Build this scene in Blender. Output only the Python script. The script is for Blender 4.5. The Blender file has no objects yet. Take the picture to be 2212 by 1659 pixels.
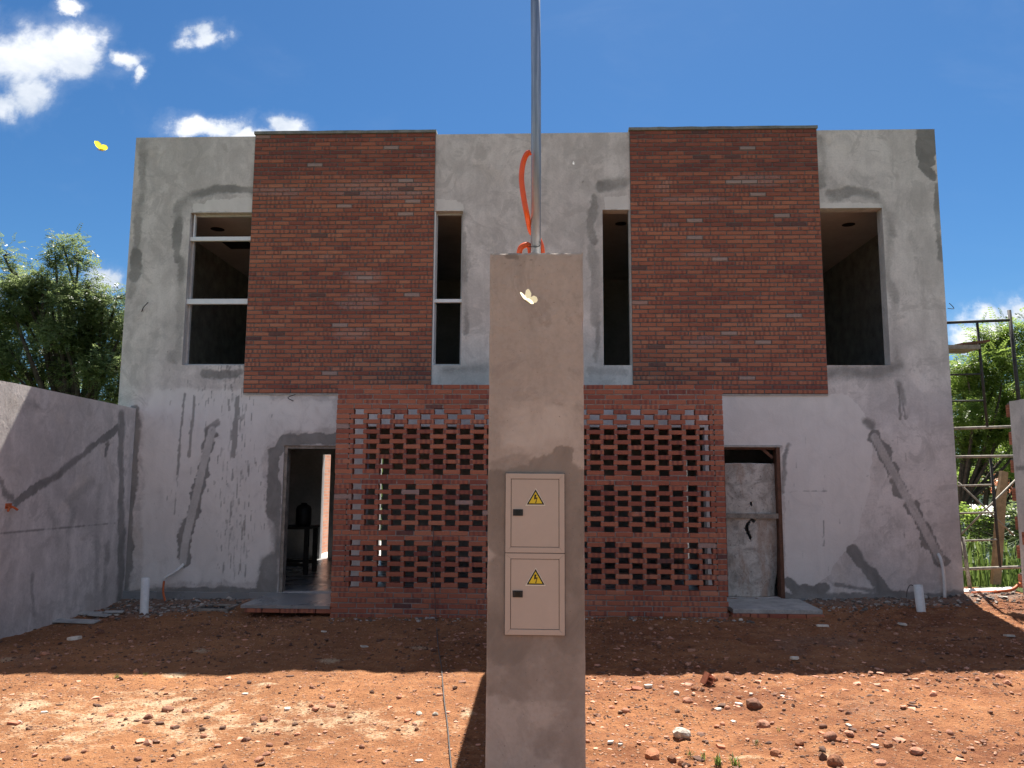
import bpy, bmesh, math, random
import numpy as np
from mathutils import Vector, Matrix
random.seed(7); RNG = np.random.default_rng(11)
S = bpy.context.scene
COL = S.collection
PI = math.pi

# ------------------------------------------------------------------ camera
CH, CY = 1.70, -10.86
PITCH, YAW, ROLL = math.radians(6.974), math.radians(2.119), math.radians(0.3216)
FPX = 3028 / 4032 * 2212            # focal length in pixels of a 2212 px wide picture
cam = bpy.data.cameras.new('camera'); camo = bpy.data.objects.new('camera', cam); COL.objects.link(camo)
cam.sensor_width = 36.0; cam.lens = 36.0 * 3028 / 4032; cam.clip_start = 0.05; cam.clip_end = 4000
camo.matrix_world = (Matrix.Translation((0, CY, CH)) @ Matrix.Rotation(YAW, 4, 'Z')
                     @ Matrix.Rotation(PI / 2 + PITCH, 4, 'X') @ Matrix.Rotation(ROLL, 4, 'Z'))
S.camera = camo
_M = camo.matrix_world.to_3x3()
def ray(px, py):
    return _M @ Vector(((px - 1106) / FPX, -(py - 829.5) / FPX, -1.0))
def at(px, py, Y):                  # photo pixel -> point on the plane y = Y
    d = ray(px, py); t = (Y - CY) / d.y
    return Vector((d.x * t, Y, CH + d.z * t))
def atx(px, py, X):
    d = ray(px, py); t = X / d.x
    return Vector((X, CY + d.y * t, CH + d.z * t))
def gnd0(px, py, z=0.0):
    d = ray(px, py); t = (z - CH) / d.z
    return Vector((d.x * t, CY + d.y * t, z))

# ------------------------------------------------------------------ light, sky, exposure
SUN_EL, SUN_AZ = math.radians(59.8), math.radians(12.0)      # from behind the house, a little to the right
SUNV = Vector((math.sin(SUN_AZ) * math.cos(SUN_EL), math.cos(SUN_AZ) * math.cos(SUN_EL), math.sin(SUN_EL)))
sl = bpy.data.lights.new('sun', 'SUN'); sl.energy = 5.0; sl.angle = math.radians(0.53); sl.color = (1.0, 0.95, 0.87)
so = bpy.data.objects.new('sun', sl); COL.objects.link(so)
so.rotation_euler = SUNV.to_track_quat('Z', 'Y').to_euler(); so.location = (8, 20, 30)
S.view_settings.view_transform = 'Standard'; S.view_settings.look = 'None'
S.view_settings.gamma = 1.0; S.view_settings.exposure = 1.3
S.view_settings.use_curve_mapping = False
S.render.engine = 'CYCLES'
S.render.resolution_x, S.render.resolution_y = 1024, 768
S.cycles.max_bounces = 8; S.cycles.diffuse_bounces = 5; S.cycles.transparent_max_bounces = 8

# ------------------------------------------------------------------ node helper
class NT:
    def __init__(s, tree):
        s.t = tree; s.N = tree.nodes; s.L = tree.links
    def n(s, typ, props=None, **inp):
        nd = s.N.new(typ)
        for k, v in (props or {}).items(): setattr(nd, k, v)
        for k, v in inp.items():
            sk = nd.inputs[int(k[1:])] if k[0] == 'i' and k[1:].isdigit() else nd.inputs[k.replace('_', ' ')]
            s.set(sk, v)
        return nd
    def set(s, sk, v):
        if isinstance(v, bpy.types.NodeSocket): s.L.new(v, sk)
        elif isinstance(v, (tuple, list)):
            d = sk.default_value
            sk.default_value = tuple(v) + ((1.0,) if len(d) == 4 and len(v) == 3 else ())
        else: sk.default_value = v
    def m(s, op, a, b=0.0, c=0.0, clamp=False):
        nd = s.N.new('ShaderNodeMath'); nd.operation = op; nd.use_clamp = clamp
        s.set(nd.inputs[0], a); s.set(nd.inputs[1], b); s.set(nd.inputs[2], c); return nd.outputs[0]
    def vm(s, op, a, b=(0, 0, 0)):
        nd = s.N.new('ShaderNodeVectorMath'); nd.operation = op
        s.set(nd.inputs[0], a); s.set(nd.inputs[1], b); return nd.outputs[0]
    def mix(s, f, a, b, blend='MIX'):
        nd = s.N.new('ShaderNodeMix'); nd.data_type = 'RGBA'; nd.blend_type = blend
        s.set(nd.inputs[0], f); s.set(nd.inputs[6], a); s.set(nd.inputs[7], b); return nd.outputs[2]
    def noise(s, vec, scale, detail=4, rough=0.55, dist=0.0):
        nd = s.n('ShaderNodeTexNoise', Scale=scale, Detail=detail, Roughness=rough, Distortion=dist)
        if vec is not None: s.L.new(vec, nd.inputs['Vector'])
        return nd.outputs['Fac']
    def step(s, v, a, b):
        nd = s.n('ShaderNodeMapRange', {'interpolation_type': 'SMOOTHSTEP'})
        s.set(nd.inputs[0], v); s.set(nd.inputs[1], a); s.set(nd.inputs[2], b); return nd.outputs[0]
    def mapping(s, vec, scale=(1, 1, 1), loc=(0, 0, 0)):
        nd = s.n('ShaderNodeMapping', Scale=scale, Location=loc); s.L.new(vec, nd.inputs[0]); return nd.outputs[0]
    def sep(s, v):
        nd = s.n('ShaderNodeSeparateXYZ'); s.L.new(v, nd.inputs[0]); return nd.outputs
    def comb(s, x, y, z):
        nd = s.n('ShaderNodeCombineXYZ'); s.set(nd.inputs[0], x); s.set(nd.inputs[1], y); s.set(nd.inputs[2], z); return nd.outputs[0]

MATS = {}
def material(name):
    m = bpy.data.materials.new(name); m.use_nodes = True
    t = NT(m.node_tree); b = t.N['Principled BSDF']; MATS[name] = m
    g = t.n('ShaderNodeNewGeometry')
    return m, t, b, g.outputs['Position']
def bump(t, b, h, strength, dist=0.01):
    nd = t.n('ShaderNodeBump', Strength=strength, Distance=dist); t.L.new(h, nd.inputs['Height'])
    t.L.new(nd.outputs[0], b.inputs['Normal'])

def simple(name, col, rough=0.7, metal=0.0, var=0.15, nscale=14.0, bmp=0.1, spec=0.4, per_object=0.0):
    m, t, b, p = material(name)
    n1 = t.noise(p, nscale, 5, 0.6); n2 = t.noise(p, nscale * 7.3, 3)
    f = t.m('ADD', t.m('MULTIPLY', n1, 0.7), t.m('MULTIPLY', n2, 0.3))
    if per_object:
        oi = t.n('ShaderNodeObjectInfo').outputs['Random']; gi = t.n('ShaderNodeNewGeometry').outputs['Random Per Island']
        f = t.m('ADD', f, t.m('MULTIPLY', t.m('SUBTRACT', t.m('FRACT', t.m('ADD', oi, gi)), 0.5), per_object))
    lo = tuple(c * (1 - var * 1.6) for c in col); hi = tuple(min(1, c * (1 + var * 1.6)) for c in col)
    t.set(b.inputs['Base Color'], t.mix(t.step(f, 0.25, 0.75), lo, hi))
    b.inputs['Roughness'].default_value = rough; b.inputs['Metallic'].default_value = metal
    b.inputs['Specular IOR Level'].default_value = spec
    if bmp: bump(t, b, f, bmp, 0.01)
    return m

# ------------------------------------------------------------------ world: Nishita sky with fair-weather clouds
w = bpy.data.worlds.new('World'); S.world = w; w.use_nodes = True
t = NT(w.node_tree); bg = t.N['Background']
sky = t.n('ShaderNodeTexSky', {'sky_type': 'NISHITA', 'sun_disc': False, 'sun_elevation': SUN_EL, 'sun_rotation': SUN_AZ,
                               'altitude': 100, 'air_density': 1.0, 'dust_density': 0.35, 'ozone_density': 2.2})
tc = t.n('ShaderNodeTexCoord').outputs['Generated']
dx, dy, dz = t.sep(tc)
hs = t.n('ShaderNodeHueSaturation', Saturation=1.18, Value=1.0); t.L.new(sky.outputs[0], hs.inputs['Color'])
skyc = t.mix(1.0, hs.outputs[0], (0.36, 0.53, 0.64), 'MULTIPLY')
dyp = t.m('MAXIMUM', dy, 0.05)
u, v = t.m('DIVIDE', dx, dyp), t.m('DIVIDE', dz, dyp)
uvw = t.comb(u, v, 0.0)
wrp = t.n('ShaderNodeTexNoise', Scale=9.0, Detail=7, Roughness=0.62); t.L.new(uvw, wrp.inputs['Vector'])
wx_, wy_, _ = t.sep(t.vm('SUBTRACT', wrp.outputs['Color'], (0.5, 0.5, 0.5)))
u = t.m('ADD', u, t.m('MULTIPLY', wx_, 0.13)); v = t.m('ADD', v, t.m('MULTIPLY', wy_, 0.085))
n1 = t.noise(t.mapping(uvw, (1, 1.25, 1)), 8.0, 8, 0.58, 0.5)
n2 = t.noise(uvw, 24.0, 6, 0.6, 0.4)
nn = t.m('ADD', t.m('MULTIPLY', t.m('SUBTRACT', n1, 0.5), 2.6), t.m('MULTIPLY', t.m('SUBTRACT', n2, 0.5), 1.0))
CL = [(30, 150, 195, 120), (150, 125, 130, 85), (70, 200, 90, 70), (15, 235, 85, 50), (258, 128, 62, 36), (296, 155, 30, 30), (428, 82, 58, 36),
      (440, 272, 100, 34), (530, 292, 90, 24), (612, 272, 60, 36), (150, 14, 50, 24), (208, 600, 60, 36), (2130, 672, 80, 34),
      (2230, 660, 90, 40), (2120, 720, 120, 50), (2330, 700, 130, 60), (-120, 190, 120, 80), (-90, 640, 120, 40), (60, 610, 50, 18)]
mask = None
for (px, py, rx, ry) in CL:
    d = ray(px, py); u0, v0 = d.x / d.y, d.z / d.y
    a = t.m('DIVIDE', t.m('SUBTRACT', u, u0), rx / FPX); b_ = t.m('DIVIDE', t.m('SUBTRACT', v, v0), ry / FPX)
    e = t.m('SUBTRACT', 1.0, t.m('SQRT', t.m('ADD', t.m('MULTIPLY', a, a), t.m('MULTIPLY', b_, b_))))
    mask = e if mask is None else t.m('MAXIMUM', mask, e)
mask = t.m('MAXIMUM', mask, -1.5)
front = t.m('POWER', t.step(t.m('ADD', t.m('MULTIPLY', mask, 1.7), t.m('MULTIPLY', nn, 1.25)), -0.3, 1.2), 1.9)
front = t.m('MAXIMUM', front, t.m('MULTIPLY', t.step(t.m('ADD', mask, t.m('MULTIPLY', nn, 0.9)), -0.45, 1.2), 0.30))
front = t.m('MULTIPLY', front, t.step(dy, 0.1, 0.3))
# unseen cumulus over the rest of the dome, made denser to brighten the shade
pd = t.m('ADD', t.m('ABSOLUTE', dz), 0.25)
pv = t.comb(t.m('DIVIDE', dx, pd), t.m('DIVIDE', dy, pd), 3.0)
gen = t.step(t.noise(pv, 2.1, 7, 0.58, 0.3), 0.48, 0.60)
side = t.m('SUBTRACT', 1.0, t.step(dy, 0.30, 0.62))
gen = t.m('MULTIPLY', gen, t.m('MULTIPLY', side, t.step(dz, 0.0, 0.08)))
# thin veils
veil = t.m('MULTIPLY', t.step(t.noise(t.mapping(uvw, (1, 1.6, 1), (3, 1, 0)), 2.6, 6, 0.62, 0.6), 0.52, 0.82), 0.05)
veil = t.m('MULTIPLY', veil, t.step(dy, 0.1, 0.3))
cf = t.m('MAXIMUM', t.m('MAXIMUM', front, gen), veil, clamp=True)
shade = t.noise(t.mapping(tc, (1, 1, 1.6)), 9.0, 5, 0.6)
ccol = t.mix(t.step(shade, 0.3, 0.65), (4.0, 4.5, 5.3), (7.0, 7.1, 7.3))
t.L.new(t.mix(cf, skyc, ccol), bg.inputs['Color'])
bg.inputs['Strength'].default_value = 0.068

# ------------------------------------------------------------------ geometry helpers
def mesh(name, verts, faces, m, smooth=False, attrs=None):
    me = bpy.data.meshes.new(name)
    me.from_pydata([tuple(v) for v in verts] if not isinstance(verts, np.ndarray) else verts.tolist(), [],
                   faces if not isinstance(faces, np.ndarray) else faces.tolist())
    if m is not None: me.materials.append(MATS[m] if isinstance(m, str) else m)
    for k, arr in (attrs or {}).items():
        a = me.color_attributes.new(k, 'FLOAT_COLOR', 'POINT')
        a.data.foreach_set('color', np.ascontiguousarray(arr, dtype=np.float32).ravel())
    if smooth: me.polygons.foreach_set('use_smooth', [True] * len(me.polygons))
    me.update(); return me
def obj(name, me, parent=None, loc=None):
    o = bpy.data.objects.new(name, me); COL.objects.link(o)
    if parent is not None: o.parent = parent
    if loc is not None: o.location = loc
    return o
def tag(o, label=None, cat=None, group=None, kind=None):
    for k, vv in (('label', label), ('category', cat), ('group', group), ('kind', kind)):
        if vv: o[k] = vv
    if cat and not kind: o['kind'] = 'thing'
    return o
def thing(name, label, cat, loc=(0, 0, 0), group=None):
    o = bpy.data.objects.new(name, None); COL.objects.link(o); o.location = loc; o.empty_display_size = 0.2
    return tag(o, label, cat, group)

class MB:
    def __init__(s): s.v = []; s.f = []
    def add(s, vs, fs):
        k = len(s.v); s.v += [tuple(x) for x in vs]; s.f += [tuple(i + k for i in f) for f in fs]; return s
    def box(s, x0, x1, y0, y1, z0, z1, M=None):
        vs = [Vector((x, y, z)) for z in (z0, z1) for y in (y0, y1) for x in (x0, x1)]
        if M is not None: vs = [M @ q for q in vs]
        return s.add(vs, [(0, 2, 3, 1), (4, 5, 7, 6), (0, 1, 5, 4), (2, 6, 7, 3), (0, 4, 6, 2), (1, 3, 7, 5)])
    def tube(s, pts, r, n=10, cap=True):
        pts = [Vector(p) for p in pts]; k = len(pts)
        rs = r if isinstance(r, (list, tuple)) else [r] * k
        rings = []; ref = None
        for i, p in enumerate(pts):
            d = (pts[min(i + 1, k - 1)] - pts[max(i - 1, 0)]).normalized()
            if ref is None or abs(ref.dot(d)) > 0.98:
                ref = Vector((0, 0, 1)) if abs(d.z) < 0.9 else Vector((1, 0, 0))
            a = (ref - d * ref.dot(d)).normalized(); b = d.cross(a); ref = a
            rings.append([p + (a * math.cos(2 * PI * j / n) + b * math.sin(2 * PI * j / n)) * rs[i] for j in range(n)])
        vs = [q for rg in rings for q in rg]
        fs = [(i * n + j, i * n + (j + 1) % n, (i + 1) * n + (j + 1) % n, (i + 1) * n + j) for i in range(k - 1) for j in range(n)]
        if cap: fs += [tuple(range(n - 1, -1, -1)), tuple((k - 1) * n + j for j in range(n))]
        return s.add(vs, fs)
    def prism(s, poly, y0, y1):         # polygon in x,z extruded along y
        n = len(poly)
        vs = [(x, y0, z) for x, z in poly] + [(x, y1, z) for x, z in poly]
        fs = [tuple(range(n)), tuple(range(2 * n - 1, n - 1, -1))] + [(i, i + n, (i + 1) % n + n, (i + 1) % n) for i in range(n)]
        return s.add(vs, fs)
    def build(s, name, m, parent=None, off=None, smooth=False, bevel=0.0, loc=None):
        vs = s.v if off is None else [(x - off[0], y - off[1], z - off[2]) for x, y, z in s.v]
        me = mesh(name, vs, s.f, m, False)
        bm = bmesh.new(); bm.from_mesh(me)
        if bevel: bmesh.ops.bevel(bm, geom=bm.edges[:], offset=bevel, segments=2, profile=0.6, affect='EDGES')
        bmesh.ops.recalc_face_normals(bm, faces=bm.faces); bm.to_mesh(me); bm.free()
        if smooth: me.polygons.foreach_set('use_smooth', [True] * len(me.polygons))
        return obj(name, me, parent, loc)
def spline(pts, n=8):
    pts = [Vector(p) for p in pts]; out = []
    P = [pts[0] * 2 - pts[1]] + pts + [pts[-1] * 2 - pts[-2]]
    for i in range(1, len(P) - 2):
        for j in range(n):
            q = j / n; a, b, c, d = P[i - 1], P[i], P[i + 1], P[i + 2]
            out.append(0.5 * ((2 * b) + (c - a) * q + (2 * a - 5 * b + 4 * c - d) * q * q + (3 * b - a - 3 * c + d) * q ** 3))
    out.append(pts[-1]); return out

# numpy noise
def _h(ix, iy, seed):
    n = (ix.astype(np.int64) * 374761393 + iy.astype(np.int64) * 668265263 + seed * 974634777) & 0x7fffffff
    n = ((n ^ (n >> 13)) * 1274126177) & 0x7fffffff
    return ((n ^ (n >> 16)) & 0xffff) / 65535.0
def vn(x, y, seed=0):
    x = np.asarray(x, float); y = np.asarray(y, float)
    ix, iy = np.floor(x), np.floor(y); fx, fy = x - ix, y - iy
    fx = fx * fx * (3 - 2 * fx); fy = fy * fy * (3 - 2 * fy)
    a, b, c, d = _h(ix, iy, seed), _h(ix + 1, iy, seed), _h(ix, iy + 1, seed), _h(ix + 1, iy + 1, seed)
    return (a * (1 - fx) + b * fx) * (1 - fy) + (c * (1 - fx) + d * fx) * fy
def fbm(x, y, seed=0, o=4):
    s = 0; a = 0.5; tot = 0
    for k in range(o):
        s = s + a * vn(x * 2 ** k, y * 2 ** k, seed + k * 17); tot += a; a *= 0.5
    return s / tot - 0.5
def sstep(x, a, b):
    q = np.clip((x - a) / (b - a), 0, 1); return q * q * (3 - 2 * q)
def poly_d(X, Z, pts):
    d = np.full(X.shape, 1e9)
    for (a, b) in zip(pts[:-1], pts[1:]):
        ax, az = a[0], a[1]; bx, bz = b[0] - ax, b[1] - az; L = bx * bx + bz * bz + 1e-12
        q = np.clip(((X - ax) * bx + (Z - az) * bz) / L, 0, 1)
        d = np.minimum(d, np.hypot(X - ax - q * bx, Z - az - q * bz))
    return d
def inside(X, Z, poly):
    r = np.zeros(X.shape, bool); n = len(poly)
    for i in range(n):
        (x1, z1), (x2, z2) = poly[i], poly[(i + 1) % n]
        c = ((z1 > Z) != (z2 > Z)) & (X < (x2 - x1) * (Z - z1) / (z2 - z1 + 1e-12) + x1); r ^= c
    return r
def axis(edges, step):
    out = [edges[0]]
    for a, b in zip(edges[:-1], edges[1:]):
        k = max(1, int(round((b - a) / step))); out += [a + (b - a) * (i + 1) / k for i in range(k)]
    return np.array(out)
def sheet(xs, zs, holes):
    """grid quads over xs x zs without the rectangular holes; returns X, Z (flat) and faces"""
    nx, nz = len(xs), len(zs)
    Xg, Zg = np.meshgrid(xs, zs)
    cx = (xs[:-1] + xs[1:]) / 2; cz = (zs[:-1] + zs[1:]) / 2
    CX, CZ = np.meshgrid(cx, cz); keep = np.ones(CX.shape, bool)
    for (x0, x1, z0, z1) in holes: keep &= ~((CX > x0) & (CX < x1) & (CZ > z0) & (CZ < z1))
    jj, ii = np.nonzero(keep); a = jj * nx + ii
    F = np.stack([a, a + 1, a + 1 + nx, a + nx], 1)
    return Xg.ravel(), Zg.ravel(), F

# ------------------------------------------------------------------ terrain
def gz(x, y):
    x = np.asarray(x, float); y = np.asarray(y, float)
    z = 0.012 * np.clip(x, -8, 8) + 0.006 + 0.05 * fbm(x * 0.9, y * 0.9, 3, 3) + 0.022 * fbm(x * 5, y * 5, 5, 3) + 0.008 * fbm(x * 17, y * 17, 6, 2)
    rg = 1 - np.abs(2 * vn(x * 7, y * 7, 41) - 1); z = z + (.022 * rg * rg + .010 * vn(x * 22, y * 22, 43)) * (.45 + .55 * sstep(x + 2 * fbm(x * .7, y * .7, 44), -.5, 1.2)) - .012
    z = z + 0.12 * np.exp(-(((x - 6.2) / 0.6) ** 2 + ((y + 0.1) / 0.5) ** 2)) * (1 + 0.5 * fbm(x * 7, y * 7, 8, 2))
    z = z + 0.05 * np.exp(-((y + 0.05) / 0.25) ** 2) * ((x > -6) & (x < 6))
    z = z - .055 * np.exp(-(((x - 2.95) / .75) ** 4 + ((y + 1.15) / .35) ** 2))
    drop = np.clip((y - 1.5) * 0.22, 0, 3.0) * sstep(x, 5.2, 7.0)
    drop = np.maximum(drop, np.clip((y - 9.0) * 0.25, 0, 3.0))
    return z - drop - np.where((y > 0.05) & (y < 4.7) & (x > -6.05) & (x < 5.7), 0.12, 0)
def gzf(x, y): return float(gz(np.array([x]), np.array([y]))[0])
def gnd(px, py):
    q = gnd0(px, py, 0.0)
    for _ in range(6): q = gnd0(px, py, gzf(q.x, q.y))
    return q

# ------------------------------------------------------------------ materials
def mat_plaster(name, light, mid, dark, pale, warm=0.0):
    m, t, b, p = material(name)
    at_ = t.n('ShaderNodeAttribute', {'attribute_name': 'st'}); sx = t.n('ShaderNodeSeparateColor'); t.L.new(at_.outputs['Color'], sx.inputs[0])
    R, G, B = sx.outputs[0], sx.outputs[1], sx.outputs[2]
    big = t.noise(p, 0.9, 6, 0.6, 0.5); med = t.noise(t.mapping(p, (1, 1, 0.75)), 4.2, 6, 0.65, 0.7); fine = t.noise(p, 38, 5, 0.65)
    vert = t.noise(t.mapping(p, (9, 9, 0.7)), 1.0, 5, 0.6, 0.3)
    f = t.m('ADD', t.m('MULTIPLY', big, 0.5), t.m('ADD', t.m('MULTIPLY', med, 0.4), t.m('MULTIPLY', vert, 0.16)))
    c = t.mix(t.step(f, 0.42, 0.66), mid, light)
    # trowelled islands and grey cement bloom
    isl = t.step(t.noise(p, 2.3, 7, 0.7, 1.2), 0.52, 0.60)
    c = t.mix(t.m('MULTIPLY', isl, 0.5), c, tuple(x * .82 for x in mid))
    c = t.mix(t.m('MULTIPLY', t.step(t.noise(t.mapping(p, (1, 1, .8), (2, 7, 1)), 1.1, 7, 0.66, 1.0), 0.50, 0.66), 0.45), c, tuple(x * y for x, y in zip(mid, (.88, .88, .90))))
    c = t.mix(t.m('MULTIPLY', t.step(t.noise(t.mapping(p, (1, 1, 1), (9, 3, 4)), 1.4, 6, 0.62, 0.6), 0.54, 0.72), 0.30), c, tuple(x * y for x, y in zip(light, (1.0, 0.93, 0.82))))
    c = t.mix(t.m('MULTIPLY', t.step(fine, 0.35, 0.75), 0.18), c, dark)
    c = t.mix(t.step(t.m('ADD', G, t.m('MULTIPLY', t.m('SUBTRACT', med, 0.5), 0.5)), 0.40, 0.60), c, t.mix(t.step(f, 0.35, 0.7), tuple(x * 0.84 for x in pale), pale))
    dk = t.m('MULTIPLY', t.step(t.m('ADD', R, t.m('ADD', t.m('MULTIPLY', t.m('SUBTRACT', fine, 0.5), 0.22), t.m('MULTIPLY', t.m('SUBTRACT', med, 0.5), 0.3))), 0.10, 0.85), 0.95)
    c = t.mix(dk, c, t.mix(t.step(med, 0.3, 0.7), dark, tuple(x * 1.35 for x in dark)))
    sk = t.m('MULTIPLY', t.step(t.m('ADD', B, t.m('MULTIPLY', t.m('SUBTRACT', fine, 0.5), 0.2)), 0.2, 0.85), 0.72)
    c = t.mix(sk, c, tuple(x * 0.95 for x in dark))
    # pinholes and specks
    sp = t.step(t.noise(p, 95, 2, 0.5), 0.70, 0.76)
    c = t.mix(t.m('MULTIPLY', sp, 0.5), c, tuple(x * 0.5 for x in dark))
    t.L.new(c, b.inputs['Base Color']); b.inputs['Roughness'].default_value = 0.92; b.inputs['Specular IOR Level'].default_value = 0.2
    h = t.m('ADD', t.m('MULTIPLY', med, 1.2), t.m('ADD', t.m('MULTIPLY', fine, 0.35), t.m('MULTIPLY', dk, -0.12)))
    bump(t, b, h, 0.35, 0.02)
    return m
mat_plaster('plaster', (0.785, 0.725, 0.685), (0.555, 0.51, 0.48), (0.20, 0.19, 0.178), (0.785, 0.74, 0.70))
mat_plaster('pillar_plaster', (0.56, 0.475, 0.395), (0.45, 0.38, 0.315), (0.235, 0.195, 0.158), (0.61, 0.53, 0.445))
simple('side_render', (0.30, 0.29, 0.27), 0.95, var=0.25, nscale=5, bmp=0.4)
simple('interior', (0.46, 0.45, 0.45), 0.9, var=0.15, nscale=2.5, bmp=0.15)
simple('ceiling_paint', (0.58, 0.55, 0.51), 0.9, var=0.08, nscale=2)
simple('mortar', (0.155, 0.14, 0.13), 0.95, var=0.25, nscale=24, bmp=0.5)
simple('mortar_light', (0.27, 0.24, 0.22), 0.95, var=0.25, nscale=24, bmp=0.5)
simple('coping_mortar', (0.21, 0.212, 0.20), 0.95, var=0.25, nscale=9, bmp=0.6)
simple('aluminium_white', (0.78, 0.79, 0.80), 0.35, var=0.03, bmp=0)
simple('concrete', (0.40, 0.385, 0.36), 0.75, var=0.2, nscale=6, bmp=0.2)
simple('black_shade', (0.012, 0.012, 0.012), 0.9, bmp=0)  # flat black that stands in for the shade inside holes
simple('steel_wire', (0.05, 0.043, 0.04), 0.6, metal=0.6, bmp=0.1)
simple('scaffold_dark', (0.045, 0.04, 0.037), 0.65, metal=0.2, var=0.4, nscale=20)
simple('scaffold_worn', (0.30, 0.265, 0.22), 0.7, metal=0.1, var=0.35, nscale=18)
simple('timber', (0.32, 0.215, 0.125), 0.85, var=0.25, nscale=8, bmp=0.3)
simple('timber_grey', (0.27, 0.235, 0.20), 0.9, var=0.3, nscale=9, bmp=0.3)
simple('timber_red', (0.13, 0.06, 0.036), 0.8, var=0.25, nscale=10, bmp=0.2)
simple('pvc_white', (0.70, 0.69, 0.66), 0.45, var=0.08, nscale=9, bmp=0)
simple('orange_plastic', (0.85, 0.115, 0.015), 0.32, var=0.06, nscale=30, bmp=0, spec=0.5)
simple('orange_dull', (0.55, 0.13, 0.04), 0.6, var=0.15, nscale=30, bmp=0)
simple('beige_enamel', (0.53, 0.435, 0.35), 0.42, var=0.025, nscale=6, bmp=0.02)
simple('black_plastic', (0.018, 0.018, 0.02), 0.4, bmp=0)
simple('black_dark', (0.006, 0.006, 0.007), 0.3, bmp=0)
simple('sign_white', (0.78, 0.74, 0.60), 0.5, bmp=0, var=0.03)
simple('sign_black', (0.012, 0.011, 0.01), 0.5, bmp=0, var=0.05)
simple('sign_yellow', (0.80, 0.60, 0.03), 0.45, bmp=0, var=0.04)
simple('cable', (0.09, 0.08, 0.075), 0.6, bmp=0)
simple('hollow_brick', (0.40, 0.15, 0.085), 0.9, var=0.25, nscale=15, bmp=0.3, per_object=0.3)
simple('red_stone', (0.33, 0.15, 0.09), 0.9, var=0.35, nscale=22, bmp=0.6, per_object=0.4)
simple('brown_clod', (0.24, 0.10, 0.05), 0.95, var=0.35, nscale=25, bmp=0.9, per_object=0.3)
simple('grey_stone', (0.42, 0.37, 0.31), 0.9, var=0.45, nscale=26, bmp=0.8, per_object=0.2)
simple('pale_shard', (0.62, 0.55, 0.46), 0.8, var=0.2, nscale=18, bmp=0.3, per_object=0.3)
simple('gravel_mix', (0.30, 0.155, 0.10), 0.9, var=0.35, nscale=40, bmp=0.5, per_object=1.3)
simple('chip_mix', (0.36, 0.18, 0.12), 0.9, var=0.45, nscale=25, bmp=0.4, per_object=1.4)
simple('rubble_mix', (0.27, 0.235, 0.205), 0.9, var=0.35, nscale=30, bmp=0.5, per_object=1.2)
simple('roof_tile', (0.52, 0.17, 0.07), 0.85, var=0.3, nscale=8, bmp=0.3, per_object=0.4)
simple('teal_wall', (0.50, 0.56, 0.52), 0.85, var=0.2, nscale=1.5, bmp=0.1)
simple('tin_sheet', (0.72, 0.70, 0.66), 0.5, metal=0.1, var=0.12, nscale=3, bmp=0.1)
simple('bark', (0.075, 0.055, 0.042), 0.95, var=0.4, nscale=14, bmp=0.8)
simple('yard_slab', (0.62, 0.58, 0.52), 0.9, var=0.12, nscale=2)
simple('dark_furniture', (0.03, 0.024, 0.02), 0.6, var=0.3)

def mat_floor():
    m, t, b, p = material('floor_screed')
    n = t.noise(p, 3.0, 5, 0.6)
    t.L.new(t.mix(n, (0.19, 0.19, 0.19), (0.33, 0.33, 0.33)), b.inputs['Base Color'])
    t.L.new(t.m('ADD', t.m('MULTIPLY', n, 0.3), 0.14), b.inputs['Roughness'])
mat_floor()
def mat_galv():
    m, t, b, p = material('galvanised')
    n = t.noise(t.mapping(p, (60, 60, 2.2)), 1.0, 5, 0.6); n2 = t.noise(p, 30, 4)
    t.L.new(t.mix(t.step(n, 0.3, 0.7), (0.22, 0.26, 0.31), (0.40, 0.44, 0.50)), b.inputs['Base Color'])
    b.inputs['Metallic'].default_value = 0.75
    t.L.new(t.m('ADD', t.m('MULTIPLY', n2, 0.25), 0.36), b.inputs['Roughness'])
    bump(t, b, n, 0.08, 0.002)
mat_galv()
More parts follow.
